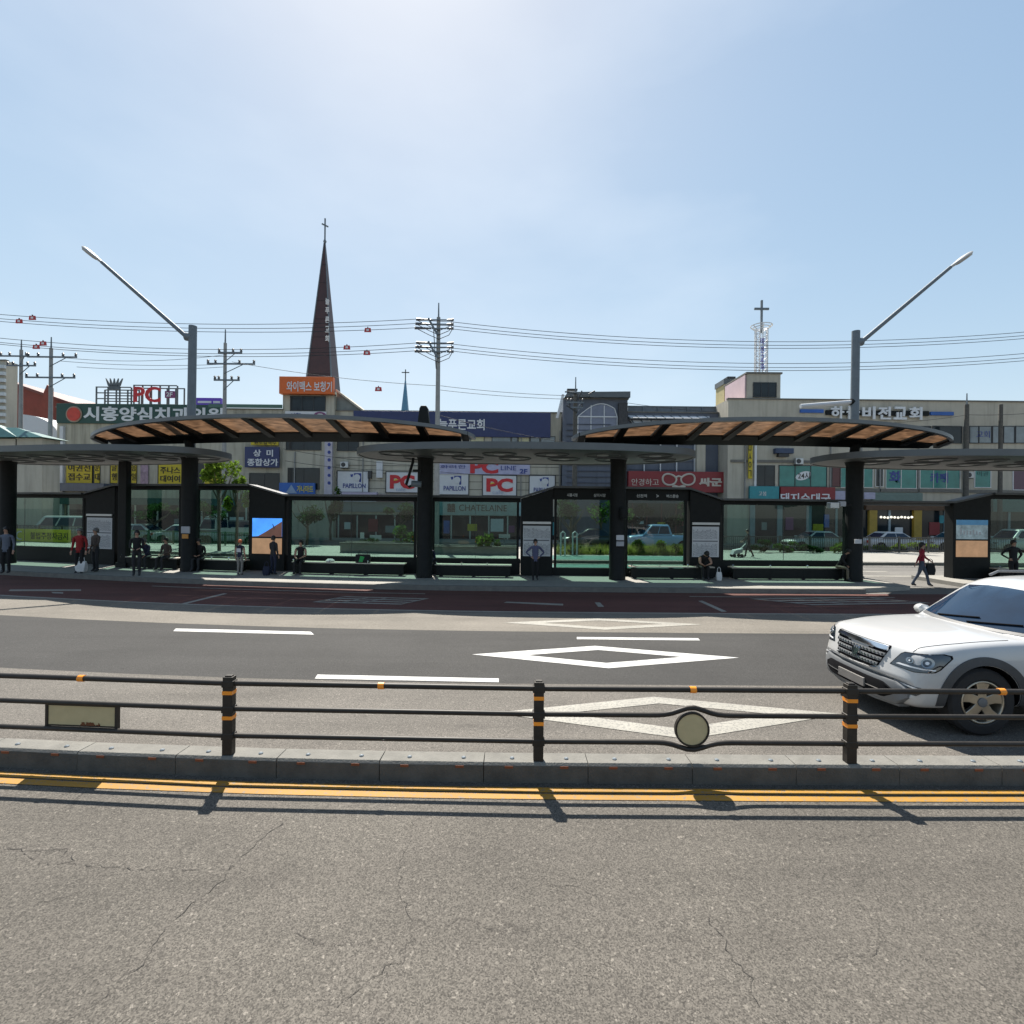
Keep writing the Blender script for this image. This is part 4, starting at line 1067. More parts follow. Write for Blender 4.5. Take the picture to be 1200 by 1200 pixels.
# ---- building with the green fascia sign
d = 46.0
b0 = building(17, 66, 517, d+.3, 6, BEIGE, 'low beige building behind the far left pillar with a pale blue vertical sign')
b1 = building(67, 331, 479, d, 14, BEIGE, 'long beige building under the dark green dental sign, with yellow window films')
patch(b0, 'pilaster', 19, 26, 540, 640, d+.3, WHITEM, .3); patch(b0, 'pilaster', 56, 61, 520, 640, d+.3, GREYW, .3); patch(b0, 'shop_front', 28, 55, 592, 648, d+.3, DGLASS, .05); patch(b1, 'pilaster', 72, 76, 500, 640, d, WHITEM, .25)
for (p0, p1) in ((79,110),(112,117),(130,137),(154,160),(186,212),(216,238)):
    win(b1, p0, p1, 541, 566, d, DGLASS, 2)
patch(b1, 'canopy_roof', 62, 134, 567, 576, d, SLATE, 1.2)
patch(b1, 'shop_front', 78, 330, 592, 648, d, DGLASS, .05)
for k, p0 in enumerate(range(80, 330, 26)): patch(b1, 'shop_mullion', p0, p0+2, 592, 648, d, ALUM, .09)
patch(b1, 'shop_band', 68, 330, 584, 592, d, TEALR, .3)
patch(b1, 'upper_rail', 245, 331, 474, 478, d-.1, mat('green rail', (.06,.13,.10), .5), .1)
sign(68, 262, 474, 497, d, GREEN_S, 'long dark green fascia sign with white lettering and a tomato emblem', (('시흥양심치과의원', 98, 262, 477, 494, WL, .03),), edge=None)
tom = W(87, 485.5, d-.2); em = [o for o in COL.objects if o.get('label','').startswith('long dark green')][0]
MB().lathe([(.72,-.03),(.72,.03)], (tom[0], d-.22, tom[2]), 28, 'y').build('emblem_ring', mat('pale ring', (.30,.22,.16), .5), em)
MB().lathe([(.60,-.03),(.60,.03)], (tom[0], d-.26, tom[2]), 28, 'y').build('emblem', mat('tomato red', (.50,.04,.02), .4), em)
for (p0, p1, q0, q1, tx_, lab) in ((78,108,541,566,(('여권전',80,106,544,552.5),('접수교',80,106,554.5,563)),'leftmost yellow window film with two lines of black lettering'),
        (111,117,541,566,(('문',111.5,116.5,544,552),('대',111.5,116.5,554.5,563)),'narrow yellow window film beside the leftmost one'),
        (130,138,541,566,(('글',131,137,544,552),('행',131,137,554.5,563)),'yellow window film just left of the narrow black pillar'),
        (154,160,541,566,(('음',154.5,159.5,544,552),('일',154.5,159.5,554.5,563)),'narrow yellow window film just right of the narrow black pillar'),
        (186,213,544,568,(('주나스',188,211,547,555),('대여여',188,211,557,565)),'yellow window film left of the big left pillar'),
        (240,262,544,570,(('대여',243,259,550,560),),'yellow sheet half hidden behind the bright green tree')):
    sign(p0, p1, q0, q1, d-.08, YELLOW_S, lab, [(t[0],t[1],t[2],t[3],t[4],KL,.01) for t in tx_], 'window_film', .04)
sign(27, 36, 544, 571, d-.1, mat('pale blue sheet', (.34,.40,.50), .5), 'pale blue vertical sign with dark dots at the far left', (('●',30,33,548,551,BL),('●',30,33,554,557,BL)), 'hanging_sign', .2)
sign(165, 174, 544, 567, d-.1, mat('mauve poster', (.28,.20,.26), .5, var=.5, scale=2.5), 'mauve portrait poster between two yellow window films', (), 'poster', .06)
sign(228, 261, 467, 480, d+.5, LEDM, 'small purple led board on the roof right of the lamp pole', (('━━ ━',232,258,470,472.5,WL,.0),('━━ ▪▪',234,256,474.5,478,WL,.0)), 'led_board', .3)
# roof frames
MET = mat('roof frame steel', (.10,.115,.125), .5, .3)
d2 = 48
def framework(px0, px1, py0, py1, cols, rows, label, nm='sign_frame'):
    a, b, z0, z1 = rect(px0, px1, py0, py1, d2); z0 = min(z0, 12.0)
    t = thing(nm, label, 'frame', ((a+b)/2, d2, z0))
    for k in range(cols+1):
        x = a+(b-a)*k/cols
        for dy in (0, 1.0): MB().box(x-.05, x+.05, d2+dy-.05, d2+dy+.05, z0-.3, z1).build('upright', MET, t)
    for k in range(rows+1):
        z = z0+.3+(z1-z0-.3)*k/rows; MB().box(a, b, d2-.11, d2-.051, z-.05, z+.05).build('cross_bar', MET, t)
        MB().box(a, b, d2+1.051, d2+1.11, z-.05, z+.05).build('cross_bar', MET, t)
    return t
t = framework(113, 154, 454, 478, 3, 3, 'open steel roof frame carrying a small black crown emblem')
a, b, z0, z1 = rect(129, 142, 444, 457, d2); cw = MB(); w5 = (b-a)/5
cw.box(a, b, d2-.2, d2-.12, z0, z0+(z1-z0)*.3)
cw.build('crown_base', MET, t)
for k in range(5):
    x = a+w5*(k+.5); l = (k-2)*.18
    MB().prism([(x-.16,d2-.2,z0+(z1-z0)*.31),(x+.16,d2-.2,z0+(z1-z0)*.31),(x+l+.03,d2-.2,z1),(x+l-.03,d2-.2,z1)], (0,.08,0)).build('crown_spike', MET, t)
t = framework(157, 208, 452, 476, 5, 1, 'roof frame with big red letters and a purple square', 'roof_sign')
a, b, z0, z1 = rect(159, 190, 454, 472, d2-.15); mb = MB(); put_text(mb, 'PC', a, b, z0, z1, d2-.35, .02, .1); mb.build('lettering', REDL, t)
a, b, z0, z1 = rect(194, 205, 458.5, 466.5, d2-.15); sq = MB().box(a, b, d2-.25, d2-.12, z0, z1).build('floor_sign', PURP, t)
mb = MB(); put_text(mb, '2F', a+.15, b-.15, z0+.12, z1-.12, d2-.253, .02, .03); mb.build('lettering', WL, sq)

# ---- beige tower with the orange sign, mid block with billboards
d = 46.0
b2 = building(331.5, 392, 463, d, 7, CREAM, 'narrow beige tower block below the orange sign')
win(b2, 341, 381, 465, 481, d, DGLASS, 3)
win(b2, 336, 376, 515, 527, d, DGLASS, 2); win(b2, 338, 374, 549, 573, d, DGLASS, 2)
win(b2, 293, 327, 555, 573, d-.02, DGLASS, 2)
a = W(392.5, 458, d); b = W(420, 479, d)
gz = thing('roof_hut', 'grey sloping roof hut leaning on the beige tower', 'roof hut', (a[0], d+1, 10))
MB().prism([(a[0],d+.5,9.0),(b[0],d+.5,9.0),(b[0],d+.5,b[2]),(a[0],d+.5,a[2])], (0,5,0)).build('wall', mat('zinc grey', (.16,.18,.17), .5), gz)
MB().prism([(a[0],d+.2,a[2]+.02),(b[0]+.3,d+.2,b[2]-.18),(b[0]+.3,d+.2,b[2]+.0),(a[0],d+.2,a[2]+.22)], (0,5.5,0)).build('roof', GREYW, gz)
sign(330, 392.5, 443, 463, d-.1, ORANGE_S, 'bright orange roof sign with pale lettering below the steeple', (('와이맥스 보청기', 336, 389, 447, 459, WL, .015),), th=.5)
sign(335, 383, 482.5, 490, d, WHITEM, 'white sign strip with a purple ring under the tower window', (('시험',340,352,484,488.5,BL,.01),('○',368,382,482.8,490,PURP,.05)))
b3 = building(392.5, 658, 483, d+.4, 14, CREAM, 'long cream block with the navy fascia and billboards behind the middle shelter')
for z in range(7):
    patch(b3, 'groove_course', 394, 655, 528+z*9, 528.7+z*9, d+.4, KERB, .03)
win(b3, 396, 420, 516, 528, d+.4, DGLASS, 2)
PALEY = mat('pale yellow blind', (.48,.46,.28), .5)
for (p0, p1, gm) in ((552,567,PALEY),(577,598,WGLASS),(600,606,WGLASS),(608,620,PALEY),(622,632,WGLASS),(634,650,WGLASS)):
    win(b3, p0, p1, 512, 520, d+.4, gm, 1)
patch(b3, 'drain_pipe', 442, 449, 541, 560, d+.4, WHITEM, .3); patch(b3, 'meter_box', 432, 436, 552, 561, d+.4, FRAMEM, .3)
patch(b3, 'shop_front', 394, 655, 604, 648, d+.4, DGLASS, .05)
for p0 in range(396, 655, 22): patch(b3, 'shop_mullion', p0, p0+1.6, 604, 648, d+.4, ALUM, .09)
patch(b3, 'lilac_awning', 394, 443, 577, 588, d+.4, LILAC, .5)
patch(b3, 'purple_awning', 443, 490, 580, 588, d+.4, PURP, .6)
patch(b3, 'shop_band', 394, 508, 588, 600, d+.4, mat('grey blue band', (.12,.17,.19), .5), .25)
sign(415, 645, 483, 512, d+.4, NAVY, 'long navy fascia with white church lettering, behind the utility pole', (('늘푸른교회', 514, 568, 491, 504, WL, .02),), th=.25)
sign(288, 328, 524, 548, d-.3, NAVY, 'navy signboard with two lines of white lettering left of the white pole', (('상  미', 297, 320, 527, 535, WL, .02),('종합상가', 290, 326, 537.5, 546, WL, .02)), th=.2)
sign(295, 327, 515, 522, d-.3, YELLOW_S, 'yellow strip sign above the navy two line signboard', (('원조칼국수', 298, 324, 516.5, 521, KL, .005),), th=.2)
sign(328.5, 370, 566, 581, d-.15, BLUE_S, 'blue shop sign with yellow lettering and a pale peak emblem', (('▲', 335, 348, 568, 578, mat('pale emblem', (.22,.30,.42), .5), .0),('가나마트', 348, 367, 569, 577, YL, .01)), th=.25)
pv = sign(381, 390, 514, 580, d-.12, mat('lavender sheet', (.40,.38,.44), .5), 'tall narrow lavender sign with a vertical row of dark marks', [('●', 384, 387.5, 519+k*9, 523+k*9, BL, .0) for k in range(6)], 'hanging_sign', .2)
d = 46.4
for (p0, p1, q0, q1, lab) in ((396,432,552.5,576.5,'white billboard with a blue butterfly block, the left one of three alike'), (514,549,555.5,579.5,'white billboard with a blue butterfly block, between the two big red lettered ones'), (620.5,650,557.5,580.5,'white billboard with a blue butterfly block, the right one of three alike')):
    w_ = p1-p0; s_ = sign(p0, p1, q0, q1, d, WHITEM, lab, (('PAPILLON', p0+w_*.17, p1-w_*.1, q0+14, q0+19.5, BL, .01),), 'billboard', .12, FRAMEM)
    A, B, Z0, Z1 = rect(p0+w_*.52, p0+w_*.76, q0+2, q0+12.5, d-.12); y = d-.125
    m_ = MB(); m_.prism([(A,y,Z1),(B,y,Z1),(B,y,Z0),(B-.3*(B-A),y,Z0),(B-.25*(B-A),y,Z0+.45*(Z1-Z0)),(A,y,Z1-.25*(Z1-Z0))], (0,.03,0))
    m_.prism([(A-.5*(B-A),y,Z1-.15*(Z1-Z0)),(A-.1*(B-A),y,Z1-.1*(Z1-Z0)),(A-.15*(B-A),y,Z1-.4*(Z1-Z0)),(A-.4*(B-A),y,Z1-.45*(Z1-Z0))], (0,.03,0)); m_.build('emblem', BL, s_)
    A, B, Z0, Z1 = rect(p0+w_*.56, p0+w_*.68, q0+5, q0+9, d-.165); MB().lathe([(.30,-.012),(.30,.012)], ((A+B)/2, d-.17, (Z0+Z1)/2), 16, 'y').build('emblem_wing', WHITEM, s_)
for (p0, p1, q0, q1, lab) in ((453,490,553.5,577,'white billboard with huge red letters, partly hidden by the middle pillar bracket'), (566,605,557.5,580.5,'white billboard with huge red letters and a small yellow mark, in full view')):
    s_ = sign(p0, p1, q0, q1, d, WHITEM, lab, (('PC', p0+4, p1-4, q0+3, q1-4, REDL, .045),('cafe', p0+11, p1-15, q1-6, q1-1.5, mat('pale blue letters',(.35,.40,.5),.5), .0)), 'billboard', .12, FRAMEM)
    A, B, Z0, Z1 = rect(p0+8, p0+14, q0+7.5, q0+10, d-.16); MB().prism([(A,d-.18,Z0),(B,d-.18,Z0+.1),(A+.4*(B-A),d-.18,Z1)], (0,.02,0)).build('emblem', YL, s_)
sign(513, 621, 542.5, 556, d, mat('lavender strip', (.36,.36,.50), .5), 'long lavender strip sign with red and blue lettering under the low canopy', (('PC', 551, 584, 540, 555, REDL, .05),('LINE', 587, 605, 546, 551, BL, .0),('2F', 609, 618, 549.5, 555, BL, .03),('화려한 ', 516, 546, 545, 549, BL, .0)), th=.22)
sign(508, 612, 588.5, 604, d, mat('pale teal fascia', (.20,.33,.33), .5), 'pale teal shop fascia with thin capital letters seen through the glass screen', (('CHATELAINE', 538, 594, 591.5, 599, KL, .0),('囍', 524, 534, 590, 600, KL, .02)), th=.3)

# ---- slate glass house with the arched window
d = 45.5
b4 = building(660, 735.5, 468, d, 9, SLATE, 'slate blue house with a white framed arched window')
a = W(661, 468, d); b = W(737, 460.5, d)
MB().prism([(a[0],d-.6,a[2]+.11),(b[0],d-.6,a[2]+.11),(b[0],d-.6,b[2]),(a[0]+.25,d-.6,b[2]-.1)], (0,9,0)).build('roof', GREYM, b4)
a, b, z0, z1 = rect(677, 723, 488.5, 520, d)
pts = [(a,z0),(b,z0),(b,z1)]+[(b+(a-b)*k/14, z1+1.15*math.sin(math.pi*(.16+.84*k/14))-.5*(1-k/14)*0) for k in range(1,14)]+[(a,z1)]
fr = MB()
for (p0, z0_), (p1, z1_) in zip(pts, pts[1:]+pts[:1]): fr.tube([(p0,d-.06,z0_),(p1,d-.06,z1_)], .05, 4)
for k in (1, 2): fr.box(a+(b-a)*k/3-.035, a+(b-a)*k/3+.035, d-.09, d-.03, z0, z1+1.0)
fr.box(a, b, d-.1, d-.03, z1-.05, z1+.05); aw = fr.build('arched_window', WL, b4)
MB().prism([(x, d-.03, z) for x, z in pts], (0,.025,0)).build('pane', mat('mauve grey glass', (.12,.13,.19), .1, spec=.8), aw)
for k in range(12): patch(b4, 'siding_course', 664, 716, 497+k*6.8, 498+k*6.8, d, mat('dark slate line', (.05,.06,.09), .5), .12)  # dark lines marking the siding courses
patch(b4, 'stone_column', 723.5, 734, 473, 600, d, STONE, .35)
a = W(653, 490, d-1); b = W(660, 462, d-1)
MB().tube([(a[0],d-.9,a[2]),(b[0],d-.9,b[2])], .12, 8).build('roof_brace', WL, b4)
patch(b4, 'rooflight_frame', 664, 676, 457, 459, d, FRAMEM, .5)
b4b = building(735.8, 842, 484, d+.5, 10, SLATE, 'slate hall with white ribbed skylights behind the red spectacle sign')
a, b, z0, z1 = rect(736, 840, 476, 484, d+1.2)
rl = MB(); rl.box(a, b, d+1.2, d+1.3, z0, z1-.08); rl.build('roof_screen', mat('slate screen', (.12,.14,.16), .5), b4b)
MB().box(a, b, d+1.15, d+1.35, z1-.08, z1).build('roof_rail', GALV, b4b)
for k in range(1, 6): x = a+(b-a)*k/6; MB().box(x-.05, x+.05, d+1.1, d+1.19, z0, z1-.08).build('rail_post', GALV, b4b)
for (p0, p1, q0, q1, nr) in ((738,831,486,490,9),(744,834,491.5,499,8)):
    a, b, z0, z1 = rect(p0, p1, q0, q1, d)
    sl = MB(); sl.prism([(a,d-.1,z0),(b,d-.1,z0),(b+.2,d+.45,z1),(a-.35,d+.45,z1)], (0,.03,-.06)); so = sl.build('skylight', WHITEM, b4b)
    for k in range(nr+1):
        x = a+(b-a)*k/nr; MB().add([(x-.05,d-.14,z0),(x+.05,d-.14,z0),(x-.15,d+.40,z1+.02),(x-.25,d+.40,z1+.02),(x-.05,d-.10,z0-.1),(x+.05,d-.10,z0-.1),(x-.15,d+.45,z1-.1),(x-.25,d+.45,z1-.1)],[(0,1,2,3),(4,7,6,5),(0,4,5,1),(1,5,6,2),(2,6,7,3),(3,7,4,0)]).build('skylight_rib', GALV, so)
for k in range(6): patch(b4b, 'siding_course', 737, 812, 500+k*10, 501+k*10, d+.5, mat('dark slate line', (.05,.06,.09), .5), .1)
for p0 in (754, 773, 792, 813): patch(b4b, 'white_rod', p0, p0+1, 520, 553, d+.5, WL, .18)
patch(b4b, 'brick_pier', 814, 824, 516, 600, d+.5, GREYW, .5)
patch(b4b, 'shop_front', 736, 842, 590, 648, d+.5, DGLASS, .06)
for p0 in range(740, 842, 17): patch(b4b, 'shop_mullion', p0, p0+1.4, 590, 648, d+.5, REDB, .1)
s_ = sign(735, 852, 553, 577, d-.2, RED_S, 'wide red shop sign with pale spectacles and a bow tie between the lettering', (('안경하고', 740, 772, 561, 569, mat('cream letters',(.46,.42,.36),.5), .0),('싸군', 819, 846, 560, 570, mat('cream letters',(.46,.42,.36),.5), .05)), th=.5, edge=None)
CR = MATS['cream letters']; c0 = W(784.5, 562, d-.7); c1 = W(806, 562, d-.7); y = d-.72
for c, sg in ((c0,-1),(c1,1)):
    pts = [(c[0]+.60*math.cos(t)*(1+.10*max(0, math.sin(t))), y, c[2]+.48*math.sin(t)+.10*sg*math.cos(t)*max(0,math.sin(t)+.2)) for t in [2*math.pi*k/28 for k in range(29)]]
    MB().tube(pts, .085, 6).build('spectacle_rim', CR, s_)
MB().tube([(c0[0]+.58,y,c0[2]+.22),((c0[0]+c1[0])/2,y,c0[2]+.32),(c1[0]-.58,y,c1[2]+.22)], .085, 6).build('spectacle_bridge', CR, s_)
bw = W(795.5, 570.5, d-.7); b_ = MB()
b_.prism([(bw[0],y,bw[2]+.06),(bw[0]-.62,y,bw[2]+.26),(bw[0]-.55,y,bw[2]-.24),(bw[0],y,bw[2]-.06),(bw[0]+.55,y,bw[2]-.24),(bw[0]+.62,y,bw[2]+.26)], (0,.1,0)); b_.build('bow_tie', CR, s_)

# ---- long grey building on the right with the cross tower
d = 44.0
XT = W(876, 455, d)[0]
b5 = building(843, 1290, 470, d, 16, GREYW, 'long weathered grey building with teal filmed windows on the right', x0=W(853.5, 470, d)[0])
def tower():
    a, b, z0, z1 = rect(876, 915, 438, 470, d)
    t = thing('stair_tower', 'square grey rooftop tower with a window and a pale pink banner on its side', 'tower', ((a+b)/2, d, z0))
    MB().box(a, b, d+.06, d+4.6, z0-1.2, z1).build('wall', GREYW, t)
    MB().box(a-.12, b+.12, d-.04, d+4.7, z1, z1+.14).build('parapet_cap', KERB, t)
    win(t, 883, 909, 449, 465, d+.06, DGLASS, 3)
    MB().box(a-.12, a-.01, d+.25, d+4.4, z0+.35, z1-.05).build('side_banner', PINKB, t)
    return t
tower()
bx = rect(846, 862, 452, 480, 49.5)
ye = thing('roof_block', 'small yellowish rooftop block left of the pink banner', 'roof block', (bx[0], 49.5, bx[2])); MB().box(bx[0], bx[1]+.6, 49.0, 51, bx[2]-2, bx[3]).build('wall', mat('ochre render',(.42,.36,.18),.8), ye); MB().box(bx[0]-.08,bx[1]+.68,48.9,51.1,bx[3],bx[3]+.5).build('parapet_cap', GREYM, ye)
bx = rect(854, 864, 440, 449, 49); wt = thing('water_tank', 'dark box tank on the roof behind the pink banner', 'tank', (bx[0],49.6,bx[2])); MB().box(bx[0], bx[1], 49.3, 50.4, bx[2]-1.2, bx[3]).build('tank_body', FRAMEM, wt, bevel=.05)
for (p0, p1, q0, q1, gm, n, frm) in ((886,907,546,569,DGLASS,2,FRAMEM),(913,968,546,570,TEALG,3,FRAMEM),(975,984,548,570,mat('dull red blind',(.10,.03,.03),.4),1,FRAMEM),(985,1003,547,571,TEALG,2,ALUM),(1012,1022,548,571,TEALG,1,ALUM),(1026,1034,548,570,DGLASS,2,ALUM),(1038,1073,547,572,TEALG,2,ALUM),(1078,1124,547,572,TEALG,3,ALUM),(1142,1160,548,571,TEALG,1,WL),(1187,1240,548,574,mat('dark plum window',(.06,.02,.05),.2),2,WL)):
    win(b5, p0, p1, q0, q1, d, gm, n, frm)
for (p0, p1) in ((1058,1090),(1093,1126),(1136,1146),(1147,1161),(1163,1171),(1176,1188),(1190,1215)):
    win(b5, p0, p1, 500, 519, d, WGLASS if p0 > 1130 else DGLASS, 1)
patch(b5, 'string_course', 856, 1290, 541, 544, d, KERB, .12); patch(b5, 'string_course', 885, 1290, 573.5, 577, d, KERB, .14)
patch(b5, 'shop_front', 878, 1290, 592, 650, d, DGLASS, .05)
for p0 in (878, 910, 944, 978, 1040, 1105, 1140, 1180): patch(b5, 'shop_mullion', p0, p0+(6 if p0 < 950 else 2.5), 592, 650, d, mat('pale blue grey frame',(.22,.28,.31),.5), .12)
for p0 in (1016, 1068): patch(b5, 'shop_pillar', p0, p0+9, 598, 650, d, mat('mustard pillar',(.34,.22,.03),.6), .3)
patch(b5, 'shop_band', 1012, 1128, 590, 598, d, mat('brown fascia',(.09,.045,.02),.6), .35)
for k in range(10): 
    c = W(1032+k*4, 606+.3*(k%3), d-.3); MB().lathe([(.02,-.1),(.09,-.05),(.09,.05),(.02,.1)], (c[0],d-.35,c[2]), 8).build('bulb', mat('lit bulb',(.9,.85,.7),.4,emit=.6), b5)
patch(b5, 'shop_band', 1020, 1078, 577.5, 590, d, mat('grey green fascia',(.12,.17,.15),.6), .3)
patch(b5, 'shop_band', 1160, 1230, 582, 600, d, mat('dull teal fascia',(.06,.15,.15),.6), .3)
pp = W(885, 545, d-.1)
MB().tube([(pp[0],d-.12,W(885,590,d)[2]),(pp[0],d-.12,W(885,520,d)[2])], .11, 8).build('drain_pipe', WL, b5)
bb_ = building(824, 872, 499, 46.4, 8, BEIGE, 'narrow beige block with thin pipes between the slate hall and the grey building')
for k in range(3):
    c = W(829+k*9, 545, 46.4); MB().tube([(c[0],46.3,4),(c[0],46.3,9.6)], .05, 6).build('wall_pipe', ALUM, bb_)
ac = rect(908, 929, 525.5, 531.5, d-.3); t = thing('wall_unit', 'dark blue box unit with a vent below it on the grey facade', 'wall unit', (ac[0],d,ac[2]))
MB().box(ac[0],ac[1],d-.5,d-.01,ac[2],ac[3]).build('casing', mat('dark blue box',(.03,.05,.10),.5), t, bevel=.03); MB().box(ac[0]+.3,ac[1]-.35,d-.4,d-.01,ac[2]-.28,ac[2]-.01).build('vent', FRAMEM, t)
t = sign(876.5, 881, 519, 561, d-.2, YELLOW_S, 'thin vertical yellow sign beside the white drain pipe', [('ㅁㅅㅇㄱ'[k], 877.2, 880.4, 521+k*10, 528+k*10, KL, .0) for k in range(4)], 'hanging_sign', .15)
sign(877, 911, 570, 588.5, d-.1, TEAL_S, 'teal shop sign left half of the blue pair beside the red one', (('고봄', 889, 898, 576, 581, WL, .0),), th=.3)
sign(912.5, 976, 571, 591.5, d-.15, RED_S, 'red shop sign with large white lettering right of the teal sign', (('돼지순대국', 914, 973, 578, 590.5, WL, .015),), th=.35)
sign(976.5, 992, 575.5, 590, d-.15, mat('pale lilac sheet',(.33,.32,.42),.5), 'small pale lilac sign right of the red one', (), th=.2)
sign(1012, 1025, 577, 585, d-.35, mat('pale lilac sheet',(.33,.32,.42),.5), 'small pale lilac sign right of the crosswalk pillar', (), th=.1)
def film(px0, px1, py0, py1, s, m, lab, dd=None, bo=.03):
    a, b, z0, z1 = rect(px0, px1, py0, py1, d-.04); root = thing('window_lettering', lab, 'lettering', ((a+b)/2, d-.05, z0))
    mb = MB(); put_text(mb, s, a, b, z0, z1, d-.045, bo, .012); mb.build('lettering', m, root); return root
film(1042, 1056, 552, 566, '화', BL, 'single blue syllable on the teal window right of the crosswalk pillar')
film(1090, 1111, 554, 566, '카페', BL, 'two blue syllables on the wide teal window over the gap')
film(1144, 1160, 505, 513, '교회', BL, 'two dark syllables on the pale upper window at the right', bo=.0)
film(1145, 1158, 552, 558, '여권', TEALR, 'faint teal lettering on the small window by the sloped panel cap', bo=.0)
f24 = film(935, 949, 553.5, 561.5, '24시', KL, 'white bubble reading twenty four hours on the teal window', bo=.01)
c = W(941.5, 557.5, d-.04); bub = [(c[0]+.66*math.cos(t), d-.044, c[2]+.36*math.sin(t)+.16*math.cos(t)) for t in [2*math.pi*k/24 for k in range(24)]]
MB().prism(bub, (0,.006,0)).build('bubble', WL, f24)
# church lettering standing off the wall on dark and blue bars
root = thing('church_lettering', 'large white lettering on a dark bar between two blue bars along the grey parapet', 'lettering', (W(1028,484,d)[0], d, W(1028,492,d)[2]))
for (p0, p1, q0, q1, nm, m_) in ((937,964,480,484,'blue_bar',BLUE_S),(1089,1116,483,487,'blue_bar',BLUE_S),(967,1087,481.5,487,'dark_bar',BLACKM)):
    a, b, z0, z1 = rect(p0, p1, q0, q1, d); MB().box(a, b, d-.16, d-.005, z0, z1).build(nm, m_, root)
for k, ch in enumerate('하늘비전교회'):
    p0 = 973.5+k*18.3; a, b, z0, z1 = rect(p0, p0+15.3, 476+k*.2, 491+k*.2, d-.2); mb = MB(); put_text(mb, ch, a, b, z0, z1, d-.18, .03, .10); mb.build('letter', WL, root)

# ---- steeple
d = 60.0
hw = 1.6; zb = W(376, 445, d)[2]; ap = W(379.5, 283, d+hw); cx = -22.85
st = thing('church_steeple', 'tall dark brown church steeple with vertical white lettering and a cross on its tip', 'steeple', (cx, d+hw, .12))
MB().add([(cx-hw,d,zb-1.5),(cx+hw,d,zb-1.5),(cx+hw,d+2*hw,zb-1.5),(cx-hw,d+2*hw,zb-1.5),(cx-.06,d+hw-.06,ap[2]),(cx+.06,d+hw-.06,ap[2]),(cx+.06,d+hw+.06,ap[2]),(cx-.06,d+hw+.06,ap[2])],
         [(3,2,1,0),(4,5,6,7),(0,1,5,4),(1,2,6,5),(2,3,7,6),(3,0,4,7)]).build('spire', STEEPM, st)
H = ap[2]-zb+1.5
for sx, sy in ((-1,0),(1,0)):
    MB().tube([(cx+sx*hw,d-.02,zb-1.5),(cx+sx*.06,d+hw-.08,ap[2])], [.09,.05], 6).build('edge_trim', GALV, st)
for k in range(7):
    t = .12+k*.12; w_ = hw*(1-t)+.06*t; z = zb-1.5+H*t; MB().box(cx-w_, cx+w_, d+(hw-.06)*t-.012, d+(hw-.06)*t+.05, z, z+.03).build('seam', BLACKM, st)
for k, ch in enumerate('늘푸른교회'):
    a, b, z0, z1 = rect(378.4+k*.3, 383+k*.3, 346+k*11.4, 353.5+k*11.4, d); t = (z0-zb+1.5)/H; mb = MB(); put_text(mb, ch, a, b, z0, z1, d+(hw-.06)*t-.06, .02, .06); mb.build('letter', WL, st)
MB().box(cx-hw-.6, cx+hw+.6, d-.3, d+2*hw+.6, 0, zb-1.5).build('base_tower', BEIGE, st)
x = ap[0]-.05; x = cx
crs = MB(); z1 = W(379, 256, d+hw)[2]; crs.box(x-.07, x+.07, d+hw-.07, d+hw+.07, ap[2], z1); crs.build('cross', GALV, st)
zc_ = W(379, 264, d+hw)[2]; MB().xf(Matrix()).add(*(lambda m: (m.v, m.f))(MB().box(-.42,.42,-.06,.06,-.07,.07).xf(Matrix.Translation((x,d+hw,zc_)) @ Matrix.Rotation(.9,4,'Z')))).build('cross_arm', GALV, st)
MB().lathe([(.12,-.2),(.2,0),(.12,.2)], (x, d+hw, ap[2]), 10).build('finial', GALV, st, smooth=True)
# distant blue spire
d = 95.0; a = W(471, 482, d); b = W(478.5, 482, d); t_ = W(475.5, 446, d); c_ = W(475.5, 433, d)
s2 = thing('distant_spire', 'slim pale blue spire with a thin cross far behind the navy fascia', 'steeple', ((a[0]+b[0])/2, d, .12))
mx_ = (a[0]+b[0])/2; hw2 = (b[0]-a[0])/2
MB().loft([[(mx_-hw2,d-hw2,0),(mx_+hw2,d-hw2,0),(mx_+hw2,d+hw2,0),(mx_-hw2,d+hw2,0)],[(mx_-hw2,d-hw2,a[2]),(mx_+hw2,d-hw2,a[2]),(mx_+hw2,d+hw2,a[2]),(mx_-hw2,d+hw2,a[2])],[(mx_-.1,d-.1,t_[2]),(mx_+.1,d-.1,t_[2]),(mx_+.1,d+.1,t_[2]),(mx_-.1,d+.1,t_[2])]]).build('spire', mat('blue spire sheet',(.07,.19,.30),.5), s2)
MB().box(mx_-.08,mx_+.08,d-.08,d+.08,t_[2],c_[2]).build('cross', FRAMEM, s2)
zc_ = W(475,436.5,d)[2]; MB().box(mx_-.7,mx_-.081,d-.06,d+.06,zc_-.08,zc_+.08).build('cross_arm', FRAMEM, s2); MB().box(mx_+.081,mx_+.7,d-.06,d+.06,zc_-.08,zc_+.08).build('cross_arm', FRAMEM, s2)
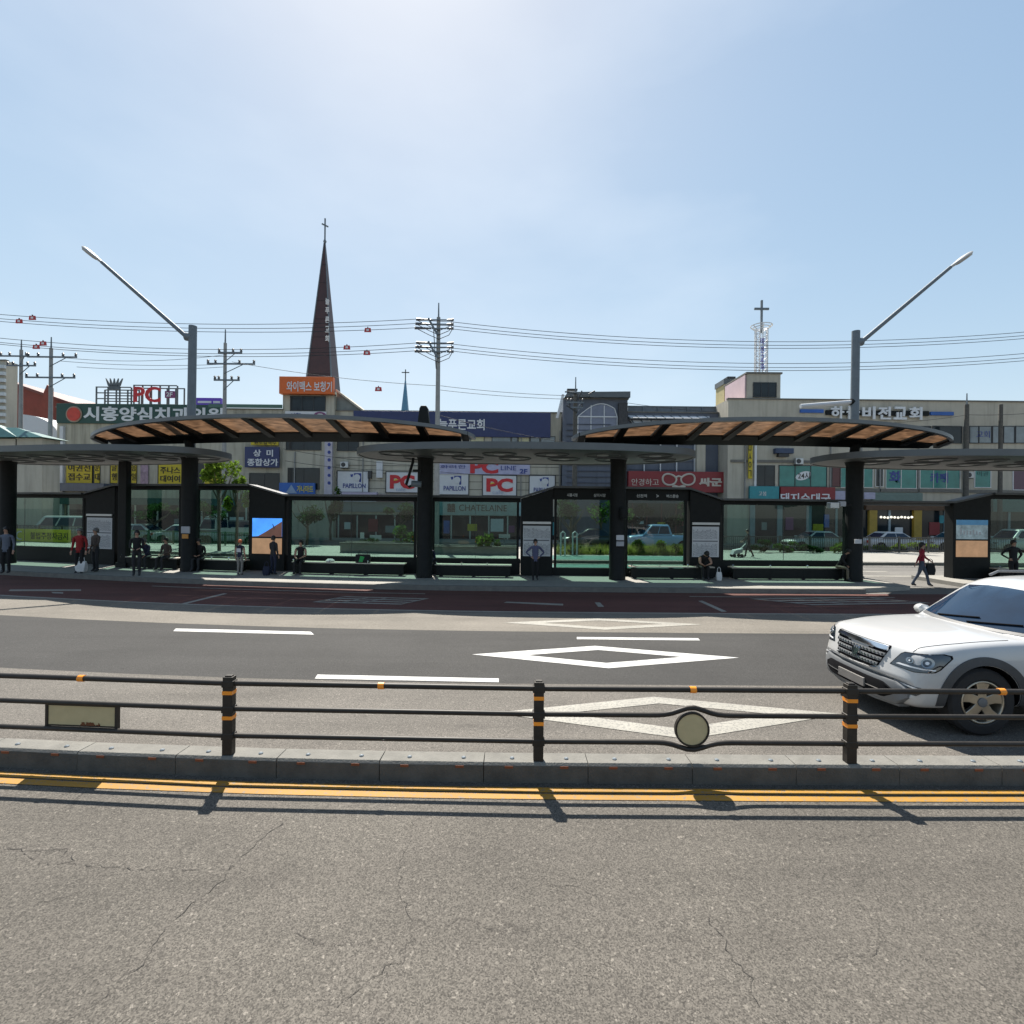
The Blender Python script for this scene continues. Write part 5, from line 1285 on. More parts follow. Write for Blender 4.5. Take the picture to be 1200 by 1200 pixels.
# lattice cross tower on the grey building
d = 46.5; a, b, z0, z1 = rect(884.5, 899.5, 386, 439, d); cx = (a+b)/2; r_ = (b-a)/2
lt = thing('cross_tower', 'white lattice mast with vertical lettering and a cross on the grey rooftop tower', 'cross tower', (cx, d, z0))
for k in range(6):
    t = 2*math.pi*k/6+.3; MB().tube([(cx+r_*.95*math.cos(t), d+r_*.95*math.sin(t), z0-.2),(cx+r_*.95*math.cos(t), d+r_*.95*math.sin(t), z1)], .05, 6).build('upright', WL, lt)
for k in range(9):
    z = z0+(z1-z0)*k/8
    MB().tube([(cx+r_*.95*math.cos(2*math.pi*j/18+.3), d+r_*.95*math.sin(2*math.pi*j/18+.3), z) for j in range(19)], .028, 5, False).build('hoop', WL, lt)
    if k < 8:
        for j in range(6):
            t0, t1 = 2*math.pi*j/6+.3, 2*math.pi*(j+1)/6+.3
            MB().tube([(cx+r_*.95*math.cos(t0), d+r_*.95*math.sin(t0), z),(cx+r_*.95*math.cos(t1), d+r_*.95*math.sin(t1), z+(z1-z0)/8)], .022, 4).build('brace', WL, lt)
for rr in (1.25, 1.55):
    MB().tube([(cx+r_*rr*math.cos(2*math.pi*j/20), d+r_*rr*math.sin(2*math.pi*j/20), z1+(rr-1)*.55) for j in range(21)], .045, 5, False).build('crown_hoop', WL, lt)
for j in range(6):
    t = 2*math.pi*j/6+.3; MB().tube([(cx+r_*.95*math.cos(t), d+r_*.95*math.sin(t), z1),(cx+r_*1.55*math.cos(t), d+r_*1.55*math.sin(t), z1+.3)], .04, 5).build('crown_strut', WL, lt)
for k, ch in enumerate('비전교회'):
    p, q, u, v = rect(889, 896.5, 396+k*10, 404+k*10, d-r_); mb = MB(); put_text(mb, ch, p+.12, q-.12, u, v, d-r_-.05, .0, .06); mb.build('letter', mat('violet letters',(.12,.10,.42),.5), lt)
zc_ = W(892, 352, d)[2]; za_ = W(892, 362, d)[2]
MB().box(cx-.08, cx+.08, d-.08, d+.08, z1-.3, zc_).build('cross', GALV, lt)
for sx in (-1,1): MB().box(cx+min(sx*.081,sx*.66), cx+max(sx*.081,sx*.66), d-.07, d+.07, za_-.09, za_+.09).build('cross_arm', GALV, lt)

# small fittings on the facades
def aircon(px, py, d, label):
    a, b, z0, z1 = rect(px-4.5, px+4.5, py-3.5, py+3.5, d); t = thing('air_conditioner', label, 'air conditioner', ((a+b)/2, d, z0))
    MB().box(a, b, d-.42, d-.06, z0, z1).build('casing', ALUM, t, bevel=.02)
    MB().lathe([(.20,-.43),(.20,-.421)], ((a+b)/2-.08, d, (z0+z1)/2), 16, 'y').build('fan_grille', FRAMEM, t)
    MB().box(a+.05, b-.05, d-.40, d-.004, z0-.06, z0-.005).build('bracket', FRAMEM, t)
aircon(934, 541, 44.0, 'outdoor air conditioner above the teal window with the white bubble')
aircon(1132, 557, 44.0, 'outdoor air conditioner beside the dark pole left of the small teal window')
aircon(405, 545, 46.4, 'outdoor air conditioner above the left white billboard')
aircon(500, 561, 46.4, 'outdoor air conditioner right of the partly hidden red lettered billboard')
for px in (872, 972, 1008, 1030, 1075, 1128): patch(b5, 'down_pipe', px, px+1.3, 500, 590, 44.0, mat('grey pipe', (.22,.22,.21), .6), .14)
for px in (345, 425, 610, 655): patch(b3 if px > 392 else b2, 'down_pipe', px, px+1.2, 505 if px > 392 else 530, 590, 46.4 if px > 392 else 46.0, mat('grey pipe', (.22,.22,.21), .6), .14)
for k, (px, py) in enumerate(((892,612),(920,606),(952,614),(965,603),(1048,618),(1088,612),(1100,604))): patch(b5, 'shop_poster', px, px+6+k%3*3, py, py+9+k%2*6, 44.0, [WGLASS, PURP, YELLOW_S, BLUE_S, WHITEM, RED_S, TEAL_S][k], .10)
for k, (px, py) in enumerate(((404,612),(432,608),(452,616),(520,610),(548,614),(575,608),(596,616),(640,612))): patch(b3, 'shop_poster', px, px+7+k%3*4, py, py+8+k%2*7, 46.4, [WHITEM, RED_S, WGLASS, BLUE_S, YELLOW_S, WHITEM, PURP, TEAL_S][k], .12)
for k, (px, py) in enumerate(((90,612),(118,606),(150,614),(205,608),(240,612),(270,606),(310,614))): patch(b1, 'shop_poster', px, px+8+k%3*4, py, py+8+k%2*7, 46.0, [RED_S, WHITEM, YELLOW_S, WGLASS, BLUE_S, WHITEM, PURP][k], .12)
for k, (px, py) in enumerate(((745,604),(770,612),(796,606),(818,612))): patch(b4b, 'shop_poster', px, px+9, py, py+10, 46.0, [WHITEM, YELLOW_S, RED_S, WGLASS][k], .14)
# ================================================================== UTILITY POLES AND CABLES
CABLEM = mat('black cable', (.02, .022, .025), .6)
INSUL = mat('insulator', (.07, .075, .085), .35)
def upole(px, pytop, d, arms, label, r=(.19,.12), tip=0, m=None):
    b = W(px, pytop, d); x = b[0]; m = m or POLEC
    root = thing('utility_pole', label, 'utility pole', (x, d, .13))
    MB().tube([(x, d, .10), (x, d, b[2])], list(r), 12).build('pole', m, root, smooth=True)
    if tip: MB().tube([(x, d, b[2]), (x, d, W(px, pytop-tip, d)[2])], [.06,.04], 8).build('pole_tip', GALV, root)
    for (py, pl, pr, *k) in arms:
        z = W(px, py, d)[2]; a, c = W(pl, py, d)[0], W(pr, py, d)[0]
        am = MB().box(a, c, d-.20, d-.12, z-.06, z+.06).build('cross_arm', GALV, root)
        for xx in (a+.08, (a+x)/2, (c+x)/2, c-.08):
            if abs(xx-x) < .35: continue
            MB().lathe([(.05,z+.06),(.11,z+.12),(.05,z+.18),(.11,z+.25),(.03,z+.34)], (xx, d-.16, 0), 8).build('insulator', INSUL, am, smooth=True)
        MB().tube([(x+(c-x)*.6, d-.16, z-.06), (x, d-.13, z-.75)], .035, 6).build('arm_brace', GALV, root)
    return root
upole(25, 410, 43, ((418,2,34),(429,10,44)), 'leftmost concrete utility pole by the red roof', tip=12)
upole(60, 408, 41, ((419,34,92),(443,32,90)), 'concrete utility pole right of the leftmost one, in front of the green sign end', tip=13)
upole(264, 402, 40, ((414,257,285),(427,244,300),(446,252,282)), 'utility pole with small tilted arms right of the left street lamp', tip=16)
p4 = upole(514, 372, 36, (), 'tall concrete utility pole in front of the navy fascia, carrying the sagging cables', (.21,.13), tip=17)
for (py, s) in ((376,1),(403,1)):
    z = W(515, py, 36)[2]; x = W(515, py, 36)[0]
    for k in range(3):
        zz = z-k*.30; l = 1.85-.12*k
        am = MB().box(x-.62+.06*k, x+.62-.06*k, 35.80, 35.86, zz-.04, zz+.04).build('cross_arm', GALV, p4)
        for sg in (-1, 1):
            e = x+sg*(.62 if sg > 0 else 1.2+.05*k)
            MB().tube([(x+sg*.55,35.83,zz), (e+sg*.4,35.83,zz+.02)], [.055,.10], 8).build('insulator', INSUL, am, smooth=True)
            MB().tube([(x+sg*(.95 if sg > 0 else 1.6),35.83,zz), (x+sg*.7,35.83,zz-.45), (x,35.83,zz-.75)], .025, 5).build('jumper_wire', CABLEM, am)
    MB().tube([(x-.75,35.8,z+.1),(x-.1,35.8,z-1.05)], .07, 6).build('arm_brace', GALV, p4)
MB().tube([W(508,385,35.85), W(511,432,35.85)], .03, 5).build('stay_wire', CABLEM, p4)
p5 = upole(674.5, 462, 42, ((472,664,684),(478,666,683)), 'dark weathered pole with antennas before the slate house', (.22,.17), tip=20, m=mat('weathered pole', (.085,.08,.07), .9, var=.3, scale=5))
for (p0, q0, p1, q1) in ((662,459,676,461),(676,470,682,458),(690,462,697,458),(664,475,676,483)):
    MB().tube([W(p0,q0,41.8), W(p1,q1,41.8)], .06, 5).build('antenna_arm', FRAMEM, p5)
upole(1133, 474, 42.5, (), 'dark concrete pole left of the pale upper window lettering', (.20,.16), tip=13, m=MATS['weathered pole'])
upole(1173, 474, 42.5, (), 'dark concrete pole right of the pale upper window lettering', (.17,.14), m=MATS['weathered pole'])
def cable(pts, sag, d, label, r=.020, n=26, dd=None):
    P = []
    for i, ((a, b), s) in enumerate(zip(zip(pts, pts[1:]), sag)):
        A, B = Vector(W(*a, d)), Vector(W(*b, dd or d)); s = s*d/600
        for k in range(n + (1 if i == len(sag)-1 else 0)):
            t = k/n; p = A.lerp(B, t); p.z -= s*4*t*(1-t); P.append(p)
    o = MB().tube(P, r, 5).build('overhead_cable', CABLEM, smooth=True); tag(o, label, 'cable', 'overhead cables on the utility poles'); return o
cg = 'cable'
for k, (l0, q0, r0, r1, lab) in enumerate((
    (364,374,377,376,'topmost sagging cable of the upper bundle at the tall pole'),(369,379,381.5,380,'second cable of the upper bundle at the tall pole'),(372,384,385,383.5,'third cable of the upper bundle at the tall pole'),
    (391,402,403,401,'topmost cable of the lower bundle at the tall pole'),(396,407,407.5,406,'second cable of the lower bundle at the tall pole'),(398,411,411,409.5,'third cable of the lower bundle at the tall pole'))):
    cable(((-600,l0-2),(-50,l0),(487+k%3,q0),(528-k%3,r0),(1330,r1),(2000,r1)), (8,10.4 if k < 3 else 12.5,.6,24,8), 36, lab)
for (a, b, s, d, lab) in (((62,418),(262,416),6,40.5,'upper thin cable between the second left pole and the lamp side pole'), ((70,423),(258,427),3,40.5,'middle thin cable between the second left pole and the lamp side pole'), ((90,430),(262,430),3,40.5,'lower thin cable between the second left pole and the lamp side pole'),
    ((272,424),(512,452),4,38,'thin cable running down past the orange sign to the tall pole'), ((516,452),(676,464),2,39,'upper thin cable from the tall pole to the dark weathered pole'), ((516,457),(676,468),2,39,'lower thin cable from the tall pole to the dark weathered pole'),
    ((516,487),(676,520),3,38,'pale cable slanting down across the navy fascia'), ((332,526),(500,546),3,43,'cable crossing the beige wall above the left white billboard'), ((334,540),(516,550),5,43,'second cable sagging across the left white billboard'), ((516,553),(676,556),3,43,'cable crossing the middle white billboards'),
    ((677,462),(842,483),3,42,'thin cable from the dark weathered pole over the ribbed skylights'), ((1002,496),(1134,486),3,42,'cable along the grey parapet under the church lettering'), ((1134,486),(1260,478),3,42,'cable leaving the dark pole to the right edge')):
    cable((a, b), (s,), d, lab, .018, 14)
MARKR = mat('red cable marker', (.42,.02,.02), .5)
first = None
for (px, py, lab) in ((22.5,376.5,'lower left red cable marker of the upper left pair'),(38,372.5,'upper right red cable marker of the upper left pair'),(42.5,406.5,'lower left red cable marker above the second left pole'),(50.5,402.5,'upper right red cable marker above the second left pole'),(431,386.8,'red cable marker right of the steeple on the upper bundle'),(406.5,407.2,'red cable marker on the lower bundle nearest the steeple'),(430,413.6,'red cable marker hanging lowest right of the steeple'),(443.5,456,'lone red cable marker left of the distant blue spire')):
    c = W(px, py, 35.9)
    if first is None:
        first = thing('cable_marker', lab, 'cable marker', c, 0, 'red markers on the cables')
        mb = MB(); mb.prism([(-.24,-.03,-.14),(.24,-.03,-.14),(.20,-.03,.14),(-.20,-.03,.14)], (0,.06,0)); mb.build('marker_plate', MARKR, first, local=True)
        MB().box(-.09,.09,-.04,-.031,-.07,.07).build('white_patch', WL, first, local=True)
        MB().box(-.03,.03,-.03,.03,.141,.22).build('clip', CABLEM, first, local=True)
    else:
        t = copy_tree(first); t.location = c; t['label'] = lab

# ================================================================== PLANTS, PLANTERS, RAILINGS
def leaves(mb, c, rx, ry, rz, n, size, q, drop=0.0):
    """a clump of leaf faces through a lumpy volume"""
    lumps = [(Vector((q.gauss(0,.45)*rx, q.gauss(0,.45)*ry, q.uniform(-.55,.65)*rz)), q.uniform(.28,.5)) for _ in range(max(4, n//160))]
    for _ in range(n):
        o, k = q.choice(lumps)
        v = Vector((q.gauss(0,1), q.gauss(0,1), q.gauss(0,1))).normalized()*(q.random()**.4)*k
        p = Vector(c)+o+Vector((v.x*rx, v.y*ry, v.z*rz))
        a = Vector((q.gauss(0,1), q.gauss(0,1), q.gauss(0,1)-drop)).normalized(); b = a.cross(Vector((q.gauss(0,1), q.gauss(0,1), q.gauss(0,1)))).normalized()
        s = size*q.uniform(.6, 1.3)
        mb.add([p-a*s, p+b*s*.42, p+a*s, p-b*s*.42], [(0,1,2,3)])
def tree(px, py_top, d, width, trunk_h, m, label, n=1500, seed=1, cat='tree', base=.13):
    q = random.Random(seed); u, v = ray(px, py_top); x = u*d; top = CAMH+v*d
    root = thing('street_tree', label, cat, (x, d, base))
    tr = MB(); tr.tube([(x,d,base),(x+q.uniform(-.08,.08),d,base+trunk_h*.6),(x+q.uniform(-.1,.1),d,base+trunk_h),(x,d,top-.5)], [.10,.08,.065,.02], 8)
    for k in range(6):
        a = q.uniform(0, 6.28); h = base+trunk_h*q.uniform(.75, 1.1)
        tr.tube([(x,d,h),(x+math.cos(a)*width*.3,d+math.sin(a)*width*.3,h+(top-h)*.4),(x+math.cos(a)*width*.42,d+math.sin(a)*width*.42,h+(top-h)*.68)], [.05,.03,.012], 6)
    tr.build('trunk', BARK, root, smooth=True)
    mb = MB(); zc = (base+trunk_h+top)/2; leaves(mb, (x,d,zc), width*.62, width*.62, (top-base-trunk_h)*.62, n, .13, q)
    mb.build('crown', m, root); return root
def shrub(px0, px1, py_top, d, m, label, n=420, seed=1, base=.16, cat='shrub', size=.11):
    q = random.Random(seed); a, b = S(px0, d)[0], S(px1, d)[0]; z = S((px0+px1)/2, d, py_top)[1]; x = (a+b)/2; y = d+off(x)
    root = thing('shrub', label, cat, (x, y, base), 0, 'shrubs on the far pavement')
    st = MB()
    for k in range(5): st.tube([(x+q.uniform(-.1,.1),y+q.uniform(-.1,.1),base),(x+q.uniform(-.35,.35)*(b-a),y+q.uniform(-.3,.3),base+(z-base)*.7)], [.02,.008], 5)
    st.build('stem', BARK, root)
    mb = MB(); leaves(mb, (x,y,(z+base)/2+.05), (b-a)*.6, .5, (z-base)*.62, n, size, q); mb.build('foliage', m, root); return root
tree(258, 538, 30, 1.6, 3.3, LEAF_Y, 'bright yellow green young tree beside the yellow sheet', 1100, 4)
tree(278, 553, 31, 1.3, 2.4, LEAF_Y, 'smaller bright green sapling right of the bright young tree', 900, 5)
for k, (px, py, d, w_, m, lab) in enumerate(((360,584,36,2.6,LEAF_D,'dark street tree behind the long glass screen near its left end'),(388,572,42.5,1.2,LEAF_G,'thin green climber tree beside the lavender hanging sign'),(470,592,40,2.4,LEAF_D,'dark street tree left of the middle pillar'),(668,584,36,2.6,LEAF_D,'dark street tree behind the left clear pane of the deep header screen'),(704,582,37,2.8,LEAF_G,'green street tree just left of the pillar with the loudspeaker'),(745,590,40,2.2,LEAF_D,'dark street tree above the blue pickup bonnet'),(785,590,40,2.6,LEAF_D,'dark street tree above the blue pickup rear'),(240,588,37,2.6,LEAF_D,'dark street tree behind the pane right of the big left pillar'),(180,590,38,2.8,LEAF_D,'dark street tree behind the pane left of the big left pillar'))):
    tree(px, py, d, w_, 1.5, m, lab, 900, 20+k)
for k, (p0, p1, py, d, m, n, lab) in enumerate(((553,570,627,29.3,LEAF_Y,500,'pale green shrub in the right concrete planter, left of a pair'),(572,588,629,29.3,LEAF_G,450,'green shrub in the right concrete planter, right of a pair'),(454,484,618,30.5,LEAF_G,600,'spiky green shrub behind the left concrete planter'),(424,452,626,30.5,LEAF_D,400,'dark low shrub behind the left concrete planter'),
    (690,712,640,30.2,LEAF_D,350,'low dark shrub left of the loudspeaker pillar, seen in the clear pane'),(735,758,634,30.2,LEAF_G,420,'green shrub in front of the blue pickup bonnet'),(760,782,632,30.2,LEAF_Y,420,'yellow green shrub in front of the blue pickup door'),(784,808,634,30.2,LEAF_D,420,'dark shrub in front of the blue pickup tail'),(655,684,638,30.2,LEAF_D,300,'low dark shrub by the white bicycle racks'),
    (878,905,634,32.6,LEAF_D,400,'dark shrub right of the person with the pushcart'),(908,935,636,32.6,LEAF_G,380,'green shrub before the iron railing left of the white sedan'),(938,968,637,32.6,LEAF_D,380,'dark shrub before the iron railing under the white sedan'),(968,992,634,32.6,LEAF_Y,420,'yellow green shrub at the iron railing beside the crosswalk pillar'),
    (1014,1040,638,33.9,LEAF_Y,350,'yellow green shrub behind the iron railing at the left of the gap'),(1042,1068,638,33.9,LEAF_Y,350,'yellow green shrub behind the iron railing in the middle of the gap'),(1072,1106,637,33.9,LEAF_Y,400,'yellow green shrub behind the iron railing at the right of the gap'))):
    shrub(p0, p1, py, d, m, lab, n, 50+k)
gq = random.Random(9); gm = MB()
for _ in range(2600):
    x = gq.uniform(S(732,30)[0], S(812,30)[0]) if gq.random() < .75 else gq.uniform(S(652,30)[0], S(716,30)[0]); y = 29.7+gq.random()*.9+off(x); h = gq.uniform(.25,.75); t = gq.gauss(0,.15)
    gm.add([(x-.018,y,.15),(x+.018,y,.15),(x+t,y+gq.gauss(0,.1),.15+h)], [(0,1,2)])
tag(gm.build('tall_grass', GRASSM), 'tall dry grass along the planted strip before the pickup', 'grass', kind='stuff')
PLANTC = mat('planter concrete', (.22,.225,.21), .85, var=.2, scale=3, bump=.2)
def planter(px0, px1, py0, d, label):
    a, b = S(px0, d)[0], S(px1, d)[0]; z = S((px0+px1)/2, d, py0)[1]; x = (a+b)/2
    root = thing('planter', label, 'planter', (x, d+off(x), .15)); n = 6
    m = MB(); m.boxes(a, b, n, d-.6, d+.6, .15, z-.05); m.warp(); m.build('planter_wall', PLANTC, root)
    m = MB(); m.boxes(a-.04, b+.04, n, d-.66, d-.45, z-.05, z+.02); m.boxes(a-.04, b+.04, n, d+.45, d+.66, z-.05, z+.02); m.warp(); m.build('planter_rim', KERB, root)
planter(403, 490, 636, 29.5, 'long low concrete planter behind the bench with the bag')
planter(508, 606, 640, 29.5, 'long low concrete planter holding two shrubs behind the empty bench')
RAILM = mat('iron railing', (.05,.052,.05), .5)
def railing(px0, px1, d, ztop, label, m=RAILM, mid=None):
    a, b = S(px0, d)[0], S(px1, d)[0]; x = (a+b)/2
    root = thing('railing', label, 'railing', (x, d+off(x), .15)); n = max(1, round((b-a)/2)); 
    for i in range(n):
        x0, x1 = a+(b-a)*i/n, a+(b-a)*(i+1)/n; mb = MB()
        mb.box(x0+.04, x1-.04, d-.02, d+.02, ztop-.06, ztop); mb.box(x0+.04, x1-.04, d-.02, d+.02, .25, .30)
        k = x0+.10
        while k < x1-.05: mb.box(k-.014, k+.014, d-.014, d+.014, .30, ztop-.06); k += .125
        mb.warp(); mb.build('railing_panel', m, root)
    for i in range(n+1):
        x0 = a+(b-a)*i/n; mb = MB(); mb.box(x0-.035, x0+.035, d-.035, d+.035, .15, ztop+.05); mb.warp(); mb.build('post', m, root)
    return root
railing(843, 1190, 33.3, 1.18, 'black iron railing along the far pavement seen through the crosswalk gap')
railing(146, 296, 31.5, 1.05, 'green tinted railing behind the seated people at the left', mat('green railing', (.05,.12,.06), .5))
railing(-30, 100, 30.2, 1.30, 'railing behind the yellow banner at the left', RAILM)
a, b = S(20, 30.0)[0], S(84, 30.0)[0]; z0, z1 = S(50, 30, 636)[1], S(50, 30, 620)[1]; x = (a+b)/2
bn = thing('banner', 'yellow banner with a pale ring emblem hung on the left railing', 'banner', (x, 30+off(x), z0))
mb = MB(); mb.boxes(a, b, 4, 29.94, 29.96, z0, z1); mb.warp(); mb.build('banner_cloth', mat('yellow banner cloth', (.52,.47,.03), .8, var=.2), bn)
mb = MB(); put_text(mb, '불법주정차금지', a+(b-a)*.27, b-.25, z0+.25, z1-.22, 29.935, .01, .01); mb.warp(); mb.build('lettering', KL, bn)
xr = a+.42; MB().lathe([(.32,-.005),(.32,.005),(.23,.005),(.23,-.005),(.32,-.005)], (xr, 29.92+off(xr), (z0+z1)/2), 24, 'y', False).build('ring_emblem', WHITEM, bn)
# white bicycle racks and low signs on the far pavement
for k, (px, lab) in enumerate(((660,'left white hoop rack behind the clear pane'),(674,'right white hoop rack behind the clear pane'))):
    s = S(px, 29)[0]; y = 29+off(s); z = S(px, 29, 623)[1]
    MBx = MB(); MBx.tube([(s-.12,y,.15),(s-.12,y,z-.1),(s,y,z),(s+.12,y,z-.1),(s+.12,y,.15)], .045, 8); tag(MBx.build('hoop_rack', WHITEM, smooth=True), lab, 'rack', 'white hoop racks')
for (px0, px1, py0, py1, lab) in ((434,447,627,632,'small white notice board on a post behind the left concrete planter'),(422.5,427,624,631,'narrow white notice board left of the wider one'),(585,598,626,630.5,'small grey notice board beside the two shrubs')):
    a, b = S(px0, 31)[0], S(px1, 31)[0]; z1 = S(px0, 31, py0)[1]; z0 = S(px0, 31, py1)[1]; x = (a+b)/2; y = 31+off(x)
    t = thing('notice_board', lab, 'notice board', (x, y, .15)); MB().box(a, b, y-.03, y, z0, z1).build('board', GREYS if px0 == 585 else WHITEM, t); MB().tube([(x,y+.03,.15),(x,y+.03,z0+.1)], .03, 6).build('post', GALV, t)

# ================================================================== VEHICLES ON THE FAR SIDE
def car(kind, px, d, label, paint_m, heading, ptype='car'):
    u, v = ray(px, 640); x = u*d
    root = thing({'pickup':'pickup_truck','truck':'small_truck','van':'van'}.get(kind, 'parked_car'), label, {'pickup':'pickup','truck':'truck','van':'van'}.get(kind, 'car'), (x, d, 0), 0 if heading > 0 else math.pi, 'vehicles on the back road')
    L, Wd, H, hood, belt = {'sedan':(4.6,1.8,1.46,.92,.94), 'suv':(4.7,1.88,1.75,1.05,1.06), 'van':(4.9,1.9,1.98,1.05,1.12), 'pickup':(5.2,1.9,1.82,1.08,1.10), 'truck':(4.9,1.75,2.0,.95,1.1)}[kind]
    f, r = L/2, -L/2
    nose = [(f,hood*.72),(f-.12,hood*.88),(f-.4,hood*.95),(f-1.25,hood+.03),(f-1.5,belt+.02),(r+.3,belt+.03),(r+.05,belt-.05),(r,belt-.25)]
    if kind in ('truck','van'): nose = [(f,.95),(f-.1,1.02),(f-.3,1.10),(f-.5,1.14),(r+.1,1.14),(r,1.1)]
    if kind == 'truck': nose = [(f,.95),(f-.1,1.02),(f-1.5,1.10),(f-1.6,.80),(r,.78)]
    zb = [(f,.42),(f-.3,.28),(r+.3,.28),(r,.42)]; wd = [(f,Wd*.43),(f-.3,Wd*.485),(0,Wd/2),(r+.3,Wd*.49),(r,Wd*.45)]
    zs = [(f,hood*.6),(f-.4,hood*.86),(f-1.4,belt-.06),(r+.2,belt-.05),(r,belt-.3)] if kind != 'truck' else [(f,.85),(f-1.5,1.0),(f-1.6,.75),(r,.74)]
    st = sorted({f,f-.05,f-.15,f-.4,f-.8,f-1.25,f-1.5,f-1.6,0,-.8,r+.8,r+.3,r+.1,r+.03,r}, reverse=True)
    bo = shell('body', body_loft(st, nose, zb, wd, zs, [(f,.16),(f-.8,0),(r+.8,0),(r,-.10)], Wd/2), paint_m, root, 1)
    # cabin frustum
    xf, xr_, tf, tr = {'sedan':(f-1.2,r+.75,f-1.95,r+1.45), 'suv':(f-1.2,r+.08,f-1.85,r+.45), 'van':(f-.35,r+.06,f-1.05,r+.2), 'pickup':(f-1.35,r+1.75,f-2.0,r+1.95), 'truck':(f-.12,f-1.5,f-.55,f-1.45)}[kind]
    zb_, yb, yt = belt-.04, Wd*.46, Wd*.37
    if kind in ('van','truck'): yt = Wd*.42
    base = [(xf,-yb,zb_),(xf,yb,zb_),(xr_,yb,zb_),(xr_,-yb,zb_)]; top = [(tf,-yt,H-.06),(tf,yt,H-.06),(tr,yt,H-.06),(tr,-yt,H-.06)]; top2 = [(tf-.12,-yt+.1,H),(tf-.12,yt-.1,H),(tr+.08,yt-.1,H),(tr+.08,-yt+.1,H)]
    MB().loft([base, top, top2]).build('cabin', paint_m, root, smooth=True, local=True, bevel=.04)
    B, T = [Vector(p) for p in base], [Vector(p) for p in top]
    def panel(nm, a, b, c, e, i0, i1, j0, j1, out=.012):
        def at(s, t): return a.lerp(b, s).lerp(e.lerp(c, s), t)
        n = (b-a).cross(e-a).normalized(); q = [at(i0,j0), at(i1,j0), at(i1,j1), at(i0,j1)]; cen = sum(q, Vector())/4
        if n.dot(cen-Vector(((xf+xr_)/2,0,(zb_+H)/2))) < 0: n = -n
        mb = MB(); mb.prism([p+n*out for p in q], -n*.02); mb.build(nm, CARGLASS, root, local=True)
    panel('windscreen', B[0], B[1], T[1], T[0], .07, .93, .10, .92)
    panel('rear_window', B[3], B[2], T[2], T[3], .1, .9, .2, .88)
    nw = {'sedan':2,'suv':3,'van':3,'pickup':2,'truck':1}[kind]
    for (i, j) in ((0,3),(1,2)):
        for k in range(nw): panel('side_window', B[i], B[j], T[j], T[i], .07+.88*k/nw, .07+.88*(k+1)/nw-.03, .14, .90)
    if kind == 'pickup':
        MB().box(r+.12, r+1.6, -Wd*.40, Wd*.40, belt+.01, belt+.05).build('cargo_cover', PLASTIC, root, local=True)
    if kind == 'truck':
        MB().box(r, f-1.62, -Wd*.5, Wd*.5, .80, .90).build('cargo_bed', SILVERP, root, local=True)
        MB().box(r, f-1.62, -Wd*.5-.03, -Wd*.5-.001, .80, 1.25).build('bed_side', paint_m, root, local=True); MB().box(r, f-1.62, Wd*.5+.001, Wd*.5+.03, .80, 1.25).build('bed_side', paint_m, root, local=True)
        MB().prism([(f-.6,-Wd*.40,H+.005),(f-1.5,-Wd*.40,H+.005),(f-1.5,-Wd*.40,H+.30)], (0,Wd*.8,0)).build('wind_deflector', WHITEM, root, local=True)
    wb = L*.30
    for sx in (wb+.08, -wb-.02):
        for sg in (1,-1):
            wheel(root, sx, sg*(Wd/2-.10), .33, .21, .20, sg, False, SILVERP)
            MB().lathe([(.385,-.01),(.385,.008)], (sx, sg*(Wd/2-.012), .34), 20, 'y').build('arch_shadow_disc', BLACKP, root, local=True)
    for sg in (1,-1):
        MB().box(f-.30, f-.10, sg*Wd*.33-.14, sg*Wd*.33+.14, hood*.66, hood*.80).build('headlight', LAMPB, root, local=True, bevel=.03)
        MB().box(r-.0, r+.12, sg*Wd*.38-.1, sg*Wd*.38+.1, belt-.28, belt-.08).build('tail_light', MATS['tail lamp red'], root, local=True, bevel=.02)
        MB().box(xf-.28, xf-.10, sg*(Wd/2+.02)-.06, sg*(Wd/2+.02)+.09, belt, belt+.14).build('wing_mirror', paint_m, root, local=True, bevel=.03)
    MB().box(f-.10, f+.0, -.35, .35, hood*.5, hood*.66).build('grille', BLACKP, root, local=True, bevel=.02)
    return root
PBLUE = mat('light blue car paint', (.16,.30,.50), .3, var=.04, coat=1); PSIL = mat('silver car paint', (.34,.36,.37), .3, .3, var=.04, coat=1); PDRK = mat('dark grey car paint', (.03,.032,.036), .3, .2, var=.05, coat=1)
car('van', 84, 38.0, 'white van behind the yellow banner at the left', PAINT_W, -1)
car('sedan', 222, 37.2, 'white sedan mostly hidden by the big left pillar', PAINT_W, 1)
car('truck', 276, 37.2, 'small white truck with a tilted roof deflector behind the child in the orange cap', PAINT_W, -1)
car('sedan', 160, 37.5, 'silver sedan behind the seated group left of the big left pillar', PSIL, -1)
car('sedan', 692, 37.4, 'dark grey sedan just left of the loudspeaker pillar', PDRK, -1)
car('pickup', 770, 37.0, 'light blue pickup behind the clear pane right of the loudspeaker pillar', PBLUE, -1)
car('sedan', 955, 37.4, 'white sedan behind the iron railing left of the crosswalk pillar', PAINT_W, -1)
car('sedan', 1045, 37.4, 'white sedan behind the iron railing at the left of the gap', PAINT_W, 1)
car('sedan', 1118, 38.4, 'white sedan behind the iron railing at the right of the gap', PAINT_W, -1)
car('suv', 1192, 36.8, 'white sport utility vehicle behind the pane at the right edge', PAINT_W, -1)
car('suv', 300, 39.5, 'dark grey sport utility vehicle behind the information panel with the bright display', PDRK, 1)
